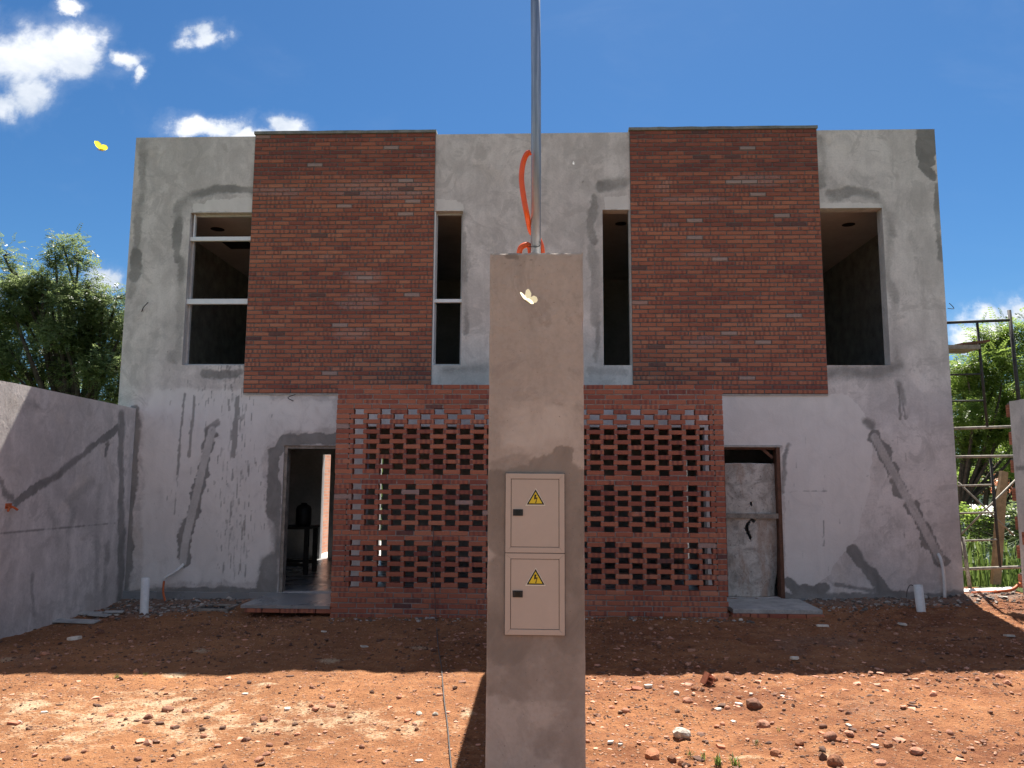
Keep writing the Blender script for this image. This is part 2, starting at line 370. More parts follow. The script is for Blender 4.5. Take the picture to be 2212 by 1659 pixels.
def mat_brick():
    m, t, b, p = material('facing_brick')
    x, y, z = t.sep(p)
    oi = t.n('ShaderNodeObjectInfo').outputs['Random']; gi = t.n('ShaderNodeNewGeometry').outputs['Random Per Island']
    r1 = t.m('FRACT', t.m('ADD', oi, gi))
    r2 = t.m('FRACT', t.m('MULTIPLY', r1, 37.7)); r3 = t.m('FRACT', t.m('MULTIPLY', r1, 91.3))
    row = t.m('FLOOR', t.m('DIVIDE', t.m('SUBTRACT', z, 2.89), 0.0638))
    wr = t.n('ShaderNodeTexWhiteNoise', {'noise_dimensions': '1D'}); t.L.new(row, wr.inputs['W']); rowr = wr.outputs['Value']
    zone = t.noise(p, 0.75, 4, 0.6, 0.4)
    mixv = t.m('ADD', t.m('MULTIPLY', r2, 0.42), t.m('ADD', t.m('MULTIPLY', rowr, 0.30), t.m('MULTIPLY', t.m('SUBTRACT', zone, 0.5), 0.7)))
    toprow = t.step(z, 5.98, 6.16)
    mixv = t.m('SUBTRACT', t.m('ADD', mixv, 0.14), t.m('MULTIPLY', toprow, 0.22))
    ramp = t.n('ShaderNodeValToRGB'); t.L.new(mixv, ramp.inputs[0]); cr = ramp.color_ramp
    cr.elements[0].position = 0.0; cr.elements[0].color = (0.205, 0.068, 0.055, 1)
    cr.elements[1].position = 1.0; cr.elements[1].color = (0.54, 0.245, 0.155, 1)
    for ps, cc in ((0.25, (0.29, 0.094, 0.065, 1)), (0.5, (0.40, 0.138, 0.083, 1)), (0.75, (0.475, 0.183, 0.108, 1))):
        e = cr.elements.new(ps); e.color = cc
    c = ramp.outputs[0]
    # kiln bands across the face
    wob = t.noise(p, 30, 2)
    cell = t.m('FLOOR', t.m('ADD', t.m('DIVIDE', x, 0.031), t.m('ADD', t.m('MULTIPLY', r3, 7.0), t.m('MULTIPLY', wob, 0.5))))
    wn = t.n('ShaderNodeTexWhiteNoise', {'noise_dimensions': '2D'}); t.L.new(t.comb(cell, row, 0.0), wn.inputs['Vector'])
    par = t.m('MODULO', t.m('ABSOLUTE', cell), 2.0)
    band = t.m('MULTIPLY', t.m('MULTIPLY', par, t.step(wn.outputs['Value'], 0.15, 0.3)), t.step(r3, 0.52, 0.58))
    c = t.mix(t.m('MULTIPLY', band, 0.6), c, (0.16, 0.055, 0.052))
    # lime bloom in patches
    bl = t.m('MULTIPLY', t.step(t.noise(p, 1.5, 6, 0.6, 0.5), 0.60, 0.74), t.step(r3, 0.35, 0.8))
    bz = None
    for (qx, qz, qa, qb) in [(-2.55, 4.60, .34, .12), (-2.62, 4.22, .36, .13), (-2.70, 3.75, .32, .12), (-2.3, 5.92, 1.1, .17), (-3.9, 5.9, .5, .13), (3.1, 6.02, .6, .10), (2.2, 5.72, .5, .07), (2.3, 3.62, .4, .10), (2.3, 4.9, .3, .08)]:
        aa, bb = t.m('DIVIDE', t.m('SUBTRACT', x, qx), qa), t.m('DIVIDE', t.m('SUBTRACT', z, qz), qb)
        e = t.m('ADD', t.m('MULTIPLY', aa, aa), t.m('MULTIPLY', bb, bb)); bz = e if bz is None else t.m('MINIMUM', bz, e)
    bz = t.step(t.m('ADD', bz, t.m('MULTIPLY', r2, 1.0)), 1.5, 0.7)
    bl = t.m('MAXIMUM', bl, bz)
    grain = t.noise(p, 55, 4, 0.7)
    c = t.mix(t.m('MULTIPLY', t.m('MULTIPLY', bl, t.step(grain, 0.3, 0.7)), 0.55), c, (0.50, 0.38, 0.345))
    odd = t.step(t.m('FRACT', t.m('MULTIPLY', r1, 53.1)), 0.985, 0.99)
    c = t.mix(t.m('MULTIPLY', odd, 0.7), c, (0.40, 0.33, 0.30))
    blk = t.step(t.m('FRACT', t.m('MULTIPLY', r1, 71.9)), 0.988, 0.99)
    c = t.mix(t.m('MULTIPLY', blk, 0.75), c, (0.10, 0.06, 0.06))
    c = t.mix(t.m('MULTIPLY', t.step(grain, 0.35, 0.8), 0.3), c, (0.13, 0.055, 0.04))
    t.L.new(c, b.inputs['Base Color']); b.inputs['Roughness'].default_value = 0.88; b.inputs['Specular IOR Level'].default_value = 0.25
    bump(t, b, t.m('ADD', grain, t.m('MULTIPLY', wob, 0.6)), 0.35, 0.006)
mat_brick()
def mat_soil():
    m, t, b, p = material('red_soil')
    at_ = t.n('ShaderNodeAttribute', {'attribute_name': 'st'}); sx = t.n('ShaderNodeSeparateColor'); t.L.new(at_.outputs['Color'], sx.inputs[0])
    R, G, B = sx.outputs[0], sx.outputs[1], sx.outputs[2]
    big = t.noise(p, 0.8, 6, 0.6, 0.4); med = t.noise(p, 6, 6, 0.65, 0.3); fine = t.noise(p, 48, 5, 0.7); gr = t.noise(p, 160, 3, 0.6)
    f = t.m('ADD', t.m('MULTIPLY', big, 0.45), t.m('ADD', t.m('MULTIPLY', med, 0.35), t.m('MULTIPLY', fine, 0.25)))
    c = t.mix(t.step(f, 0.36, 0.68), (0.18, 0.066, 0.034), (0.45, 0.20, 0.09))
    c = t.mix(t.m('MULTIPLY', t.step(med, 0.52, 0.75), 0.35), c, (0.50, 0.27, 0.14))
    x_, y_, z_ = t.sep(p)
    c = t.mix(t.m('MULTIPLY', t.step(t.m('ADD', x_, t.m('MULTIPLY', t.m('SUBTRACT', big, 0.5), 6.0)), 0.8, -2.6), 0.18), c, (0.50, 0.27, 0.12))
    pal = t.step(t.m('ADD', R, t.m('ADD', t.m('MULTIPLY', t.m('SUBTRACT', med, 0.5), 1.3), t.m('MULTIPLY', t.m('SUBTRACT', fine, 0.5), 0.9))), 0.35, 0.75)
    c = t.mix(t.m('MULTIPLY', pal, 0.85), c, t.mix(fine, (0.52, 0.34, 0.19), (0.68, 0.54, 0.38)))
    gry = t.step(t.m('ADD', G, t.m('MULTIPLY', t.m('SUBTRACT', fine, 0.5), 1.2)), 0.35, 0.8)
    c = t.mix(t.m('MULTIPLY', gry, 0.7), c, t.mix(gr, (0.14, 0.11, 0.09), (0.36, 0.31, 0.27)))
    grs = t.step(t.m('ADD', B, t.m('MULTIPLY', t.m('SUBTRACT', med, 0.5), 0.6)), 0.35, 0.7)
    c = t.mix(grs, c, t.mix(fine, (0.035, 0.06, 0.015), (0.09, 0.13, 0.035)))
    vo = t.n('ShaderNodeTexVoronoi', Scale=34.0); t.L.new(p, vo.inputs['Vector']); vr = t.n('ShaderNodeSeparateColor'); t.L.new(vo.outputs['Color'], vr.inputs[0])
    peb = t.m('MULTIPLY', t.step(vo.outputs['Distance'], 0.42, 0.26), t.step(vr.outputs[0], 0.50, 0.56))
    c = t.mix(t.m('MULTIPLY', peb, 0.8), c, t.mix(vr.outputs[1], (0.14, 0.06, 0.04), (0.52, 0.33, 0.22)))
    sp = t.step(gr, 0.60, 0.70)
    c = t.mix(t.m('MULTIPLY', sp, 0.45), c, (0.13, 0.055, 0.035))
    t.L.new(c, b.inputs['Base Color']); b.inputs['Roughness'].default_value = 0.95; b.inputs['Specular IOR Level'].default_value = 0.15
    bump(t, b, t.m('ADD', t.m('MULTIPLY', med, 1.4), t.m('ADD', t.m('MULTIPLY', fine, 0.8), t.m('ADD', t.m('MULTIPLY', gr, 0.35), t.m('MULTIPLY', peb, 0.5)))), 0.95, 0.035)
mat_soil()
def mat_leaf(name, c0, c1, trans):
    m, t, b, p = material(name)
    gi = t.n('ShaderNodeNewGeometry').outputs['Random Per Island']; n = t.noise(p, 1.7, 3)
    f = t.m('ADD', t.m('MULTIPLY', gi, 0.6), t.m('MULTIPLY', n, 0.5))
    c = t.mix(f, c0, c1)
    t.L.new(c, b.inputs['Base Color']); b.inputs['Roughness'].default_value = 0.38; b.inputs['Specular IOR Level'].default_value = 0.5
    tr = t.n('ShaderNodeBsdfTranslucent'); t.L.new(t.mix(f, tuple(x * 1.5 for x in c0), tuple(x * 1.6 for x in c1)), tr.inputs['Color'])
    mx = t.n('ShaderNodeMixShader', Fac=trans); t.L.new(b.outputs[0], mx.inputs[1]); t.L.new(tr.outputs[0], mx.inputs[2])
    t.L.new(mx.outputs[0], t.N['Material Output'].inputs[0])
mat_leaf('leaf_green', (0.075, 0.11, 0.045), (0.20, 0.24, 0.095), 0.5)
mat_leaf('leaf_yellow', (0.085, 0.14, 0.028), (0.22, 0.285, 0.06), 0.6)
mat_leaf('leaf_dark', (0.035, 0.06, 0.018), (0.085, 0.12, 0.036), 0.4)
mat_leaf('grass_blade', (0.05, 0.09, 0.02), (0.15, 0.20, 0.05), 0.4)
mat_leaf('butterfly_yellow', (0.55, 0.50, 0.03), (0.72, 0.64, 0.05), 0.5)
mat_leaf('butterfly_cream', (0.62, 0.58, 0.36), (0.75, 0.72, 0.50), 0.5)
mat_leaf('butterfly_white', (0.70, 0.70, 0.66), (0.78, 0.78, 0.74), 0.5)
def mat_far_brick():
    m, t, b, p = material('far_brick')
    x, y, z = t.sep(p); br = t.n('ShaderNodeTexBrick', Scale=1.0); t.L.new(t.comb(y, z, 0.0), br.inputs['Vector'])
    for k, vv in (('Color1', (.42, .17, .10, 1)), ('Color2', (.52, .25, .16, 1)), ('Mortar', (.34, .29, .25, 1))): br.inputs[k].default_value = vv
    br.inputs['Brick Width'].default_value = .23; br.inputs['Row Height'].default_value = .064; br.inputs['Mortar Size'].default_value = .007
    t.L.new(br.outputs[0], b.inputs['Base Color']); b.inputs['Roughness'].default_value = .9
mat_far_brick()
def mat_glass():
    m, t, b, p = material('window_glass')
    gl = t.n('ShaderNodeBsdfGlossy', Roughness=0.02); tr = t.n('ShaderNodeBsdfTransparent', Color=(0.75, 0.78, 0.78, 1))
    lw = t.n('ShaderNodeFresnel', IOR=1.45); mx = t.n('ShaderNodeMixShader')
    t.L.new(lw.outputs[0], mx.inputs[0]); t.L.new(tr.outputs[0], mx.inputs[1]); t.L.new(gl.outputs[0], mx.inputs[2])
    t.L.new(mx.outputs[0], t.N['Material Output'].inputs[0])
mat_glass()
def mat_board():
    m, t, b, p = material('cement_board')
    n1 = t.noise(p, 4.5, 7, 0.7, 1.0); n2 = t.noise(p, 26, 6, 0.7, 0.6); n3 = t.noise(t.mapping(p, (3, 3, 1)), 2.0, 5, 0.6)
    c = t.mix(t.step(n1, 0.36, 0.6), (0.36, 0.325, 0.29), (0.62, 0.58, 0.53))
    c = t.mix(t.m('MULTIPLY', t.step(n2, 0.54, 0.68), 0.7), c, (0.15, 0.125, 0.11))
    c = t.mix(t.m('MULTIPLY', t.step(n3, 0.50, 0.66), 0.6), c, (0.36, 0.235, 0.17))
    t.L.new(c, b.inputs['Base Color']); b.inputs['Roughness'].default_value = 0.9
    bump(t, b, t.m('ADD', n1, t.m('MULTIPLY', n2, 0.6)), 0.6, 0.02)
mat_board()


# ================================================================== ground
def build_ground():
    xs = np.concatenate([np.linspace(-1500, -60, 12)[:-1], np.linspace(-60, -7.2, 34)[:-1], np.arange(-7.2, 7.6, 0.028), np.linspace(7.6, 60, 60), np.linspace(60, 1500, 12)[1:]])
    ys = np.concatenate([np.linspace(-900, -30, 8)[:-1], np.linspace(-30, -7.0, 24)[:-1], np.arange(-7.0, 0.4, 0.028), np.linspace(0.4, 5, 40), np.linspace(5, 60, 60)[1:], np.linspace(60, 2500, 14)[1:]])
    X, Y, F = sheet(xs, ys, [])
    Z = gz(X, Y)
    st = np.zeros((len(X), 4), np.float32); st[:, 3] = 1
    near = (np.abs(X) < 8) & (Y > -8) & (Y < 1)
    P = np.zeros(len(X))
    for (px, py, rx, ry) in [(330, 1508, 150, 13), (480, 1525, 45, 30), (270, 1545, 120, 20), (60, 1512, 90, 30), (150, 1585, 80, 22),
                             (440, 1398, 45, 8), (720, 1422, 70, 11), (560, 1478, 60, 8), (20, 1412, 40, 10), (390, 1450, 60, 9), (900, 1395, 50, 8),
                             (1000, 1540, 30, 30), (1780, 1640, 90, 18), (1600, 1640, 60, 14), (420, 1640, 60, 12), (640, 1620, 50, 12)]:
        a, b, c = gnd0(px, py), gnd0(px + rx, py), gnd0(px, py + ry)
        r1, r2 = (b - a).length, (c - a).length
        dd = np.hypot((X - a.x + 0.25 * fbm(X * 2, Y * 2, 4)) / r1, (Y - a.y + 0.3 * fbm(X * 2.5, Y * 2.5, 9)) / r2)
        P = np.maximum(P, np.clip(1.05 - dd, 0, 1) * (0.85 if py < 1560 else 0.55))
    a = gnd0(320, 1540); dd = np.hypot((X - a.x) / 2.6, (Y - a.y) / .75) + 1.1 * fbm(X * 1.3, Y * 2.4, 23)
    P = np.maximum(P, .52 * np.clip(1.4 - dd, 0, 1))
    P = np.maximum(P, np.clip(fbm(X * 1.1, Y * 2.2, 21) * 1.6 + 0.02, 0, 0.42) * sstep(-X, -.3, 1.2) * sstep(-Y, 3.5, 4.5))
    st[:, 0] = np.where(near, P, 0)
    g = np.clip(fbm(X * 0.8, Y * 0.8, 31) * 2.0, 0, 0.5)
    g = np.maximum(g, np.exp(-((Y + 0.15) / 0.35) ** 2) * 0.75)
    g = np.maximum(g, np.exp(-(((X + 5.2) / 0.8) ** 2 + ((Y + 0.6) / 0.7) ** 2)) * 0.9)
    g = np.maximum(g, 0.75 * sstep(-X, 4.4, 5.8) * sstep(-Y, 3.9, 4.5) * sstep(fbm(X * 2, Y * 2, 77), -0.1, 0.2))
    st[:, 1] = np.where(near, g, 0)
    gr = np.maximum(sstep(X, 6.3, 6.9) * sstep(Y, 0.6, 1.2), np.maximum(sstep(-X, 6.3, 7.0), np.maximum(sstep(Y, 11, 14), sstep(-Y, 13, 18))))
    gr = np.maximum(gr, sstep(X, 7.2, 8.5))
    st[:, 2] = gr
    me = mesh('ground', np.stack([X, Y, Z], 1), F, 'red_soil', True, {'st': st})
    tag(obj('ground', me), kind='structure')
build_ground()

# ================================================================== house
HX0, HX1, HTOP = -6.10, 5.722, 6.77
OP = dict(WL=(-5.197, -4.275, 3.30, 5.59), N1=(-1.55, -1.135, 3.30, 5.59), N2=(0.903, 1.30, 3.30, 5.59), WR=(4.028, 4.912, 3.30, 5.59),
          DL=(-3.645, -2.80, 0.10, 2.145), DR=(2.53, 3.33, 0.10, 2.145), OL=(-2.46, -0.50, 0.10, 2.42), OR=(0.20, 2.30, 0.10, 2.42))
house = thing('house', 'unfinished two storey house with grey rendered front and two red brick panels', 'house', (0, 0, 0))

def FP(px, py):
    q = at(px, py, 0.0); return (q.x, q.z)
def stain_fields(X, Z, conv, darks, lights, streaks, pxm=153.0, seed=0, chases=()):
    k_ = 153.0 / pxm
    wx = .06 * fbm(X * 7 / k_, Z * 7 / k_, 51 + seed) + .045 * fbm(X * 24 / k_, Z * 24 / k_, 52 + seed)
    wz = .06 * fbm(X * 7 / k_, Z * 7 / k_, 53 + seed) + .045 * fbm(X * 24 / k_, Z * 24 / k_, 54 + seed)
    Xw, Zw = X + (wx + .10 * fbm(X * 2.5 / k_, Z * 2.5 / k_, 57 + seed)) * k_, Z + wz * k_
    wid = fbm(X * 2.1 / k_, Z * 2.1 / k_, 61 + seed); sof = sstep(fbm(X * 1.6 / k_, Z * 1.6 / k_, 63 + seed), -.02, .3); inn = sstep(fbm(X * 3 / k_, Z * 3 / k_, 66 + seed), -.2, .15)
    R = np.zeros(X.shape); G = np.zeros(X.shape); B = np.zeros(X.shape)
    def near(P, r):
        xs = [p[0] for p in P]; zs = [p[1] for p in P]
        return np.nonzero((X > min(xs) - r) & (X < max(xs) + r) & (Z > min(zs) - r) & (Z < max(zs) + r))[0]
    for (r, amp, soft, *pts) in darks:
        P = [conv(*q) for q in pts]; P = P if len(P) > 1 else P * 2
        ix = near(P, (r * 1.8 + soft * 4) / pxm + .25); d = poly_d(Xw[ix], Zw[ix], P)
        rm = r * (1 + .9 * wid[ix]); sf = soft * (.55 + 2.4 * sof[ix])
        R[ix] = np.maximum(R[ix], amp * sstep(rm / pxm - d, -sf / pxm, sf / pxm) * (.72 + .28 * inn[ix]))
    for (r, *pts) in chases:                       # a filled conduit chase: smooth mid grey band with a ragged wet border
        P = [conv(*q) for q in pts]; ix = near(P, .5)
        d = poly_d(Xw[ix] + .05 * fbm(X[ix] * 12, Z[ix] * 12, 91), Zw[ix] + .05 * fbm(X[ix] * 12, Z[ix] * 12, 92), P)
        bord = r * (1.25 + 1.9 * np.clip(fbm(X[ix] * 7, Z[ix] * 7, 93) + .12, -.3, 1))
        R[ix] = np.maximum(R[ix], .95 * sstep(bord / pxm - d, -2.5 / pxm, 2.5 / pxm))
        d2 = poly_d(X[ix] + wx[ix] * .25, Z[ix] + wz[ix] * .25, P)
        q = sstep(r / pxm - d2, -1.5 / pxm, 1.5 / pxm); R[ix] = R[ix] * (1 - q) + (.36 + .12 * inn[ix]) * q
    for (amp, soft, *pts) in lights:
        poly = [conv(*q) for q in pts]
        d = poly_d(Xw, Zw, poly + [poly[0]]); ins = inside(Xw, Zw, poly); sd = np.where(ins, d, -d)
        G = np.maximum(G, amp * sstep(sd, -soft / pxm, soft / pxm))
    for (r, amp, *pts) in streaks:
        P = [conv(*q) for q in pts]; ix = near(P, .12 * k_)
        if not len(ix): continue
        d = poly_d(X[ix] + wx[ix] * .35, Z[ix] + wz[ix] * .2, P)
        rm = r * (1 + 1.6 * fbm(X[ix] * 30, Z[ix] * 9, 95))
        B[ix] = np.maximum(B[ix], amp * sstep(rm / pxm - d, -1.3 / pxm, 1.3 / pxm))
    return R, G, B

def build_front():
    ex = sorted(set([HX0, HX1] + [q for o in OP.values() for q in o[:2]])); ez = sorted(set([-0.15, HTOP] + [q for o in OP.values() for q in o[2:]]))
    xs, zs = axis(ex, 0.02), axis(ez, 0.02)
    X, Z, F = sheet(xs, zs, list(OP.values()))
    D = [  # radius px, strength, softness px, points
        (9, .55, 10, (309, 305), (305, 420), (296, 520)), (13, .85, 6, (292, 548), (288, 598)), (8, .55, 8, (300, 420), (285, 640)),
        (11, .74, 6, (382, 560), (386, 450), (405, 425), (470, 408), (548, 410)), (12, .62, 9, (392, 560), (390, 650), (386, 770)),
        (9, .75, 6, (440, 806), (480, 812), (520, 806)), (16, .6, 8, (372, 770), (385, 770)),
        (9, .8, 5, (470, 912), (448, 930)), (8, .5, 7, (392, 1130), (388, 1210)),
        (13, 1., 5, (288, 886), (286, 1000), (278, 1150), (268, 1290)), (9, .8, 4, (268, 900), (262, 1290)),
        (13, 1., 4, (732, 950), (660, 948), (616, 950), (602, 975)), (12, 1., 6, (594, 975), (586, 1040)), (15, 1., 5, (590, 1050), (592, 1110)), (9, .95, 5, (596, 1110), (598, 1200)),
        (20, .85, 6, (582, 1215), (578, 1280)), (9, .9, 6, (270, 1282), (400, 1280), (480, 1276), (580, 1284)), (12, .95, 5, (270, 1300), (600, 1302)),
        (15, .75, 8, (1300, 402), (1345, 396)), (9, .75, 6, (1282, 425), (1275, 490), (1285, 520)), (12, .52, 10, (1280, 535), (1290, 600), (1288, 700)), (8, .6, 8, (1292, 700), (1285, 780)),
        (8, .6, 5, (1000, 460), (1004, 720)), (7, .5, 5, (1010, 545), (1013, 575)),
        (9, .8, 6, (1790, 418), (1800, 420)), (13, .66, 8, (1800, 425), (1850, 412), (1890, 425), (1918, 462), (1930, 505)), (11, .5, 10, (1925, 520), (1915, 580), (1932, 640), (1938, 760)),
        (24, 1., 4, (2000, 270), (2002, 345)), (14, .95, 4, (1990, 360), (2010, 378)), (7, .7, 5, (2022, 400), (2032, 560)), (9, .6, 7, (1772, 300), (1776, 400)),
        (16, .75, 8, (1800, 806), (1900, 806), (1940, 790)), (10, .6, 8, (1935, 700), (1932, 790)),
        (8, .7, 3, (1940, 830), (1946, 870)), (9, 1., 5, (1872, 912), (1884, 922)),
        (13, .95, 4, (1843, 1188), (1850, 1205)), (12, .95, 5, (1855, 1215), (1890, 1255), (1930, 1292)),
        (9, 1., 5, (1700, 1255), (1720, 1275), (1780, 1272)), (9, .95, 5, (1700, 1290), (1850, 1290), (2085, 1286)), (5, .8, 5, (1800, 1262), (1900, 1278)),  # first band paints the dark of the cavities in the broken base
        (5, .7, 5, (1700, 960), (1690, 1060)), (12, .55, 9, (960, 800), (1050, 795)), (10, .5, 8, (1270, 800), (1350, 806))]
    L = [(1., 4, (1562, 852), (1830, 852), (1858, 880), (1880, 915), (1888, 940), (1880, 985), (1884, 1040), (1862, 1110), (1855, 1150), (1835, 1185), (1815, 1205), (1765, 1262), (1730, 1268), (1705, 1258), (1694, 1200), (1690, 963), (1562, 963)),
         (.9, 4, (415, 458), (416, 442), (440, 440), (450, 432), (500, 428), (550, 430), (550, 458)), (.7, 3, (942, 430), (985, 430), (1000, 440), (1000, 456), (942, 456)),
         (.7, 6, (1772, 455), (1775, 437), (1905, 437), (1910, 460)), (.75, 5, (1300, 455), (1302, 425), (1358, 420), (1358, 455)),
         (.62, 18, (330, 830), (590, 835), (598, 935), (575, 1000), (588, 1200), (560, 1265), (300, 1270), (300, 900)),
         (.55, 10, (540, 860), (725, 860), (725, 930), (620, 935), (560, 990), (540, 960))]
    rr = random.Random(4); B = [(2.6, .9, (398, 850), (394, 900), (388, 960), (383, 1025)), (3.5, .8, (420, 855), (414, 920), (409, 985)), (2.0, .7, (390, 960), (377, 1110)),
         (3.0, .85, (1940, 835), (1946, 895), (1944, 905)), (2.5, .8, (1950, 870), (1956, 905)), (5.5, .85, (514, 860), (508, 930), (506, 985)),
         (1.6, .8, (1779, 1125), (1779, 1180)), (1.5, .7, (1735, 1060), (1750, 1060), (1790, 1060)), (1.5, .6, (1690, 1062), (1730, 1062))]
    for i in range(620):                       # cement slurry that ran and splashed below the window
        x = rr.gauss(506, 26) if rr.random() < .6 else rr.gauss(475, 75); y = rr.uniform(720, 1240) if abs(x - 506) < 40 else rr.uniform(700, 1150)
        if x > 590 or x < 300: continue
        l = rr.uniform(3, 30) * (1.2 if abs(x - 506) < 30 else .55); B.append((rr.uniform(.5, 1.5) * (1.2 if y < 900 else .9), rr.uniform(.35, .9), (x, y), (x - l * .06 + (x - 506) * .012, y + l)))
    for i in range(36):
        x = rr.uniform(1700, 2060); y = rr.uniform(860, 1240); l = rr.uniform(6, 30); B.append((rr.uniform(.6, 1.2), rr.uniform(.4, .7), (x, y), (x + l * .08, y + l)))
    for i in range(70):
        x = rr.uniform(290, 2030); y = rr.uniform(320, 1260); B.append((rr.uniform(.8, 2.2), rr.uniform(.4, .8), (x, y), (x + rr.uniform(-4, 4), y + rr.uniform(-3, 3))))
    CHS = [(9, (458, 930), (440, 1000), (420, 1085), (402, 1160), (394, 1215)), (9, (1890, 945), (1940, 1040), (1995, 1140), (2032, 1210))]
    R, G, Bf = stain_fields(X, Z, FP, D, L, B, chases=CHS)
    # the trowelled conduit patches stay a mid grey inside their ragged wet border
    st = np.stack([R, G, Bf, np.ones_like(R)], 1)
    Yd = 0.004 * fbm(X * 1.7, Z * 1.7, 71) + 0.0022 * (R > .5)
    V = np.stack([X, Yd, Z], 1)
    # reveals
    vs = V.tolist(); fs = F.tolist(); sx = st.tolist()
    for k, (x0, x1, z0, z1) in OP.items():
        c = [(x0, z0), (x1, z0), (x1, z1), (x0, z1)]
        for i in range(4):
            (xa, za), (xb, zb) = c[i], c[(i + 1) % 4]
            b0 = len(vs); vs += [(xa, 0, za), (xb, 0, zb), (xb, .18, zb), (xa, .18, za)]; sx += [(0.2, 0, 0, 1)] * 4; fs.append((b0 + 3, b0 + 2, b0 + 1, b0))
    # inner face and top
    X2, Z2, F2 = sheet(np.array(ex), np.array(ez), list(OP.values())); b0 = len(vs)
    vs += [(a, .18, c) for a, c in zip(X2, Z2)]; sx += [(0, 0, 0, 1)] * len(X2); fs += [tuple(b0 + i for i in reversed(f)) for f in F2.tolist()]
    b0 = len(vs); vs += [(HX0, 0, HTOP), (HX1, 0, HTOP), (HX1, .18, HTOP), (HX0, .18, HTOP)]; sx += [(0, 0, 0, 1)] * 4; fs.append((b0, b0 + 1, b0 + 2, b0 + 3))
    for xe in (HX0, HX1):
        b0 = len(vs); vs += [(xe, 0, -.15), (xe, 0, HTOP), (xe, .18, HTOP), (xe, .18, -.15)]; sx += [(0.1, 0, 0, 1)] * 4; fs.append((b0, b0 + 1, b0 + 2, b0 + 3))
    o = obj('front_wall', mesh('front_wall', np.array(vs), fs, 'plaster', False, {'st': np.array(sx)}), house)
    o['label'] = 'grey cement rendered front wall with damp patches, drips, conduit scars and dark-painted base cavities'
build_front()

BK = 4.5
MB().box(HX0 + .001, HX0 + .16, .19, BK + .17, -.15, HTOP - .003).build('side_wall', 'side_render', house)
MB().box(HX1 - .16, HX1 - .001, .19, BK + .17, -.15, HTOP - .003).build('side_wall', 'side_render', house)
# back wall with the two back doorways
BD = [(-4.36, -4.20), (-3.195, -3.14), (2.84, 2.90)]
m = MB(); xx = HX0 + .162
for a, b in BD:
    m.box(xx, a, BK, BK + .16, -.15, HTOP - .01); m.box(a, b, BK, BK + .16, 2.15, HTOP - .01); xx = b
m.box(xx, HX1 - .162, BK, BK + .16, -.15, HTOP - .01); m.build('back_wall', 'interior', house)
MB().box(HX0 + .165, HX1 - .165, .185, BK - .005, 5.72, 5.95).build('roof_slab', 'ceiling_paint', house)
MB().box(HX0 + .165, HX1 - .165, .185, BK - .005, 2.75, 2.98).build('upper_floor_slab', 'ceiling_paint', house)
MB().box(HX0 + .165, HX1 - .165, -.03, BK + .2, -.1, .098).build('floor', 'floor_screed', house)
MB().box(-.23, -.07, .185, BK - .006, .1, 2.745).box(-.23, -.07, .185, BK - .006, 2.985, 5.715).build('party_wall', 'interior', house)
for (xa, xb, ya, yb) in ((-3.2, -3.08, .185, BK - .006), (2.9, 3.02, .185, BK - .006)):
    MB().box(xa, xb, ya, yb, 2.985, 5.715).build('partition_wall', 'interior', house)
def on_ceiling(px, py, z=5.718):
    return gnd0(px, py, z)
for (px, py, r) in ((470, 495, .11), (1833, 485, .10), (1341, 483, .09)):
    q = on_ceiling(px, py)
    MB().tube([(q.x, q.y, 5.7165), (q.x, q.y, 5.7145)], r, 20).build('ceiling_hole_shade', 'black_shade', house)  # solid black disc, the dark of a lamp cutout put into colour
q = on_ceiling(512, 527); MB().box(q.x - .22, q.x + .25, q.y - .28, q.y + .28, 5.7145, 5.7165).build('ceiling_hatch_shade', 'black_shade', house)  # black sheet painted for the dark of the hatch hole

# aluminium window frames of the left dwelling
def window_frame(op, zbars, parent):
    x0, x1, z0, z1 = op; y0, y1 = .10, .15
    m = MB(); m.box(x0 + .002, x0 + .03, y0, y1, z0 + .002, z1 - .002); m.box(x1 - .03, x1 - .002, y0, y1, z0 + .002, z1 - .002)
    m.box(x0 + .03, x1 - .03, y0, y1, z0 + .002, z0 + .03).box(x0 + .03, x1 - .03, y0, y1, z1 - .03, z1 - .002)
    f = m.build('window_frame', 'interior', parent)
    for zb, h in zbars:
        MB().box(x0 + .001, x1 - .001, .03, .085, zb - h / 2, zb + h / 2).build('transom', 'aluminium_white', f, bevel=.004)
    return f
def zat(px, py): return at(px, py, .03).z
f = window_frame(OP['WL'], [(zat(478, 515.5), .062), (zat(470, 651), .078)], house)
z = zat(478, 515.5)
MB().box(OP['WL'][0] + .032, OP['WL'][0] + .052, .05, .10, z + .035, OP['WL'][3] - .01).build('mullion', 'aluminium_white', f)
window_frame(OP['N1'], [(zat(970, 649.5), .05)], house)
MB().box(OP['N1'][0] + .0, OP['N1'][0] + .016, .004, .10, 3.30, 5.58).build('jamb_trim', 'aluminium_white', house)
MB().box(OP['N2'][1] - .018, OP['N2'][1] - .001, .004, .10, 3.30, 5.58).build('jamb_trim', 'concrete', house)

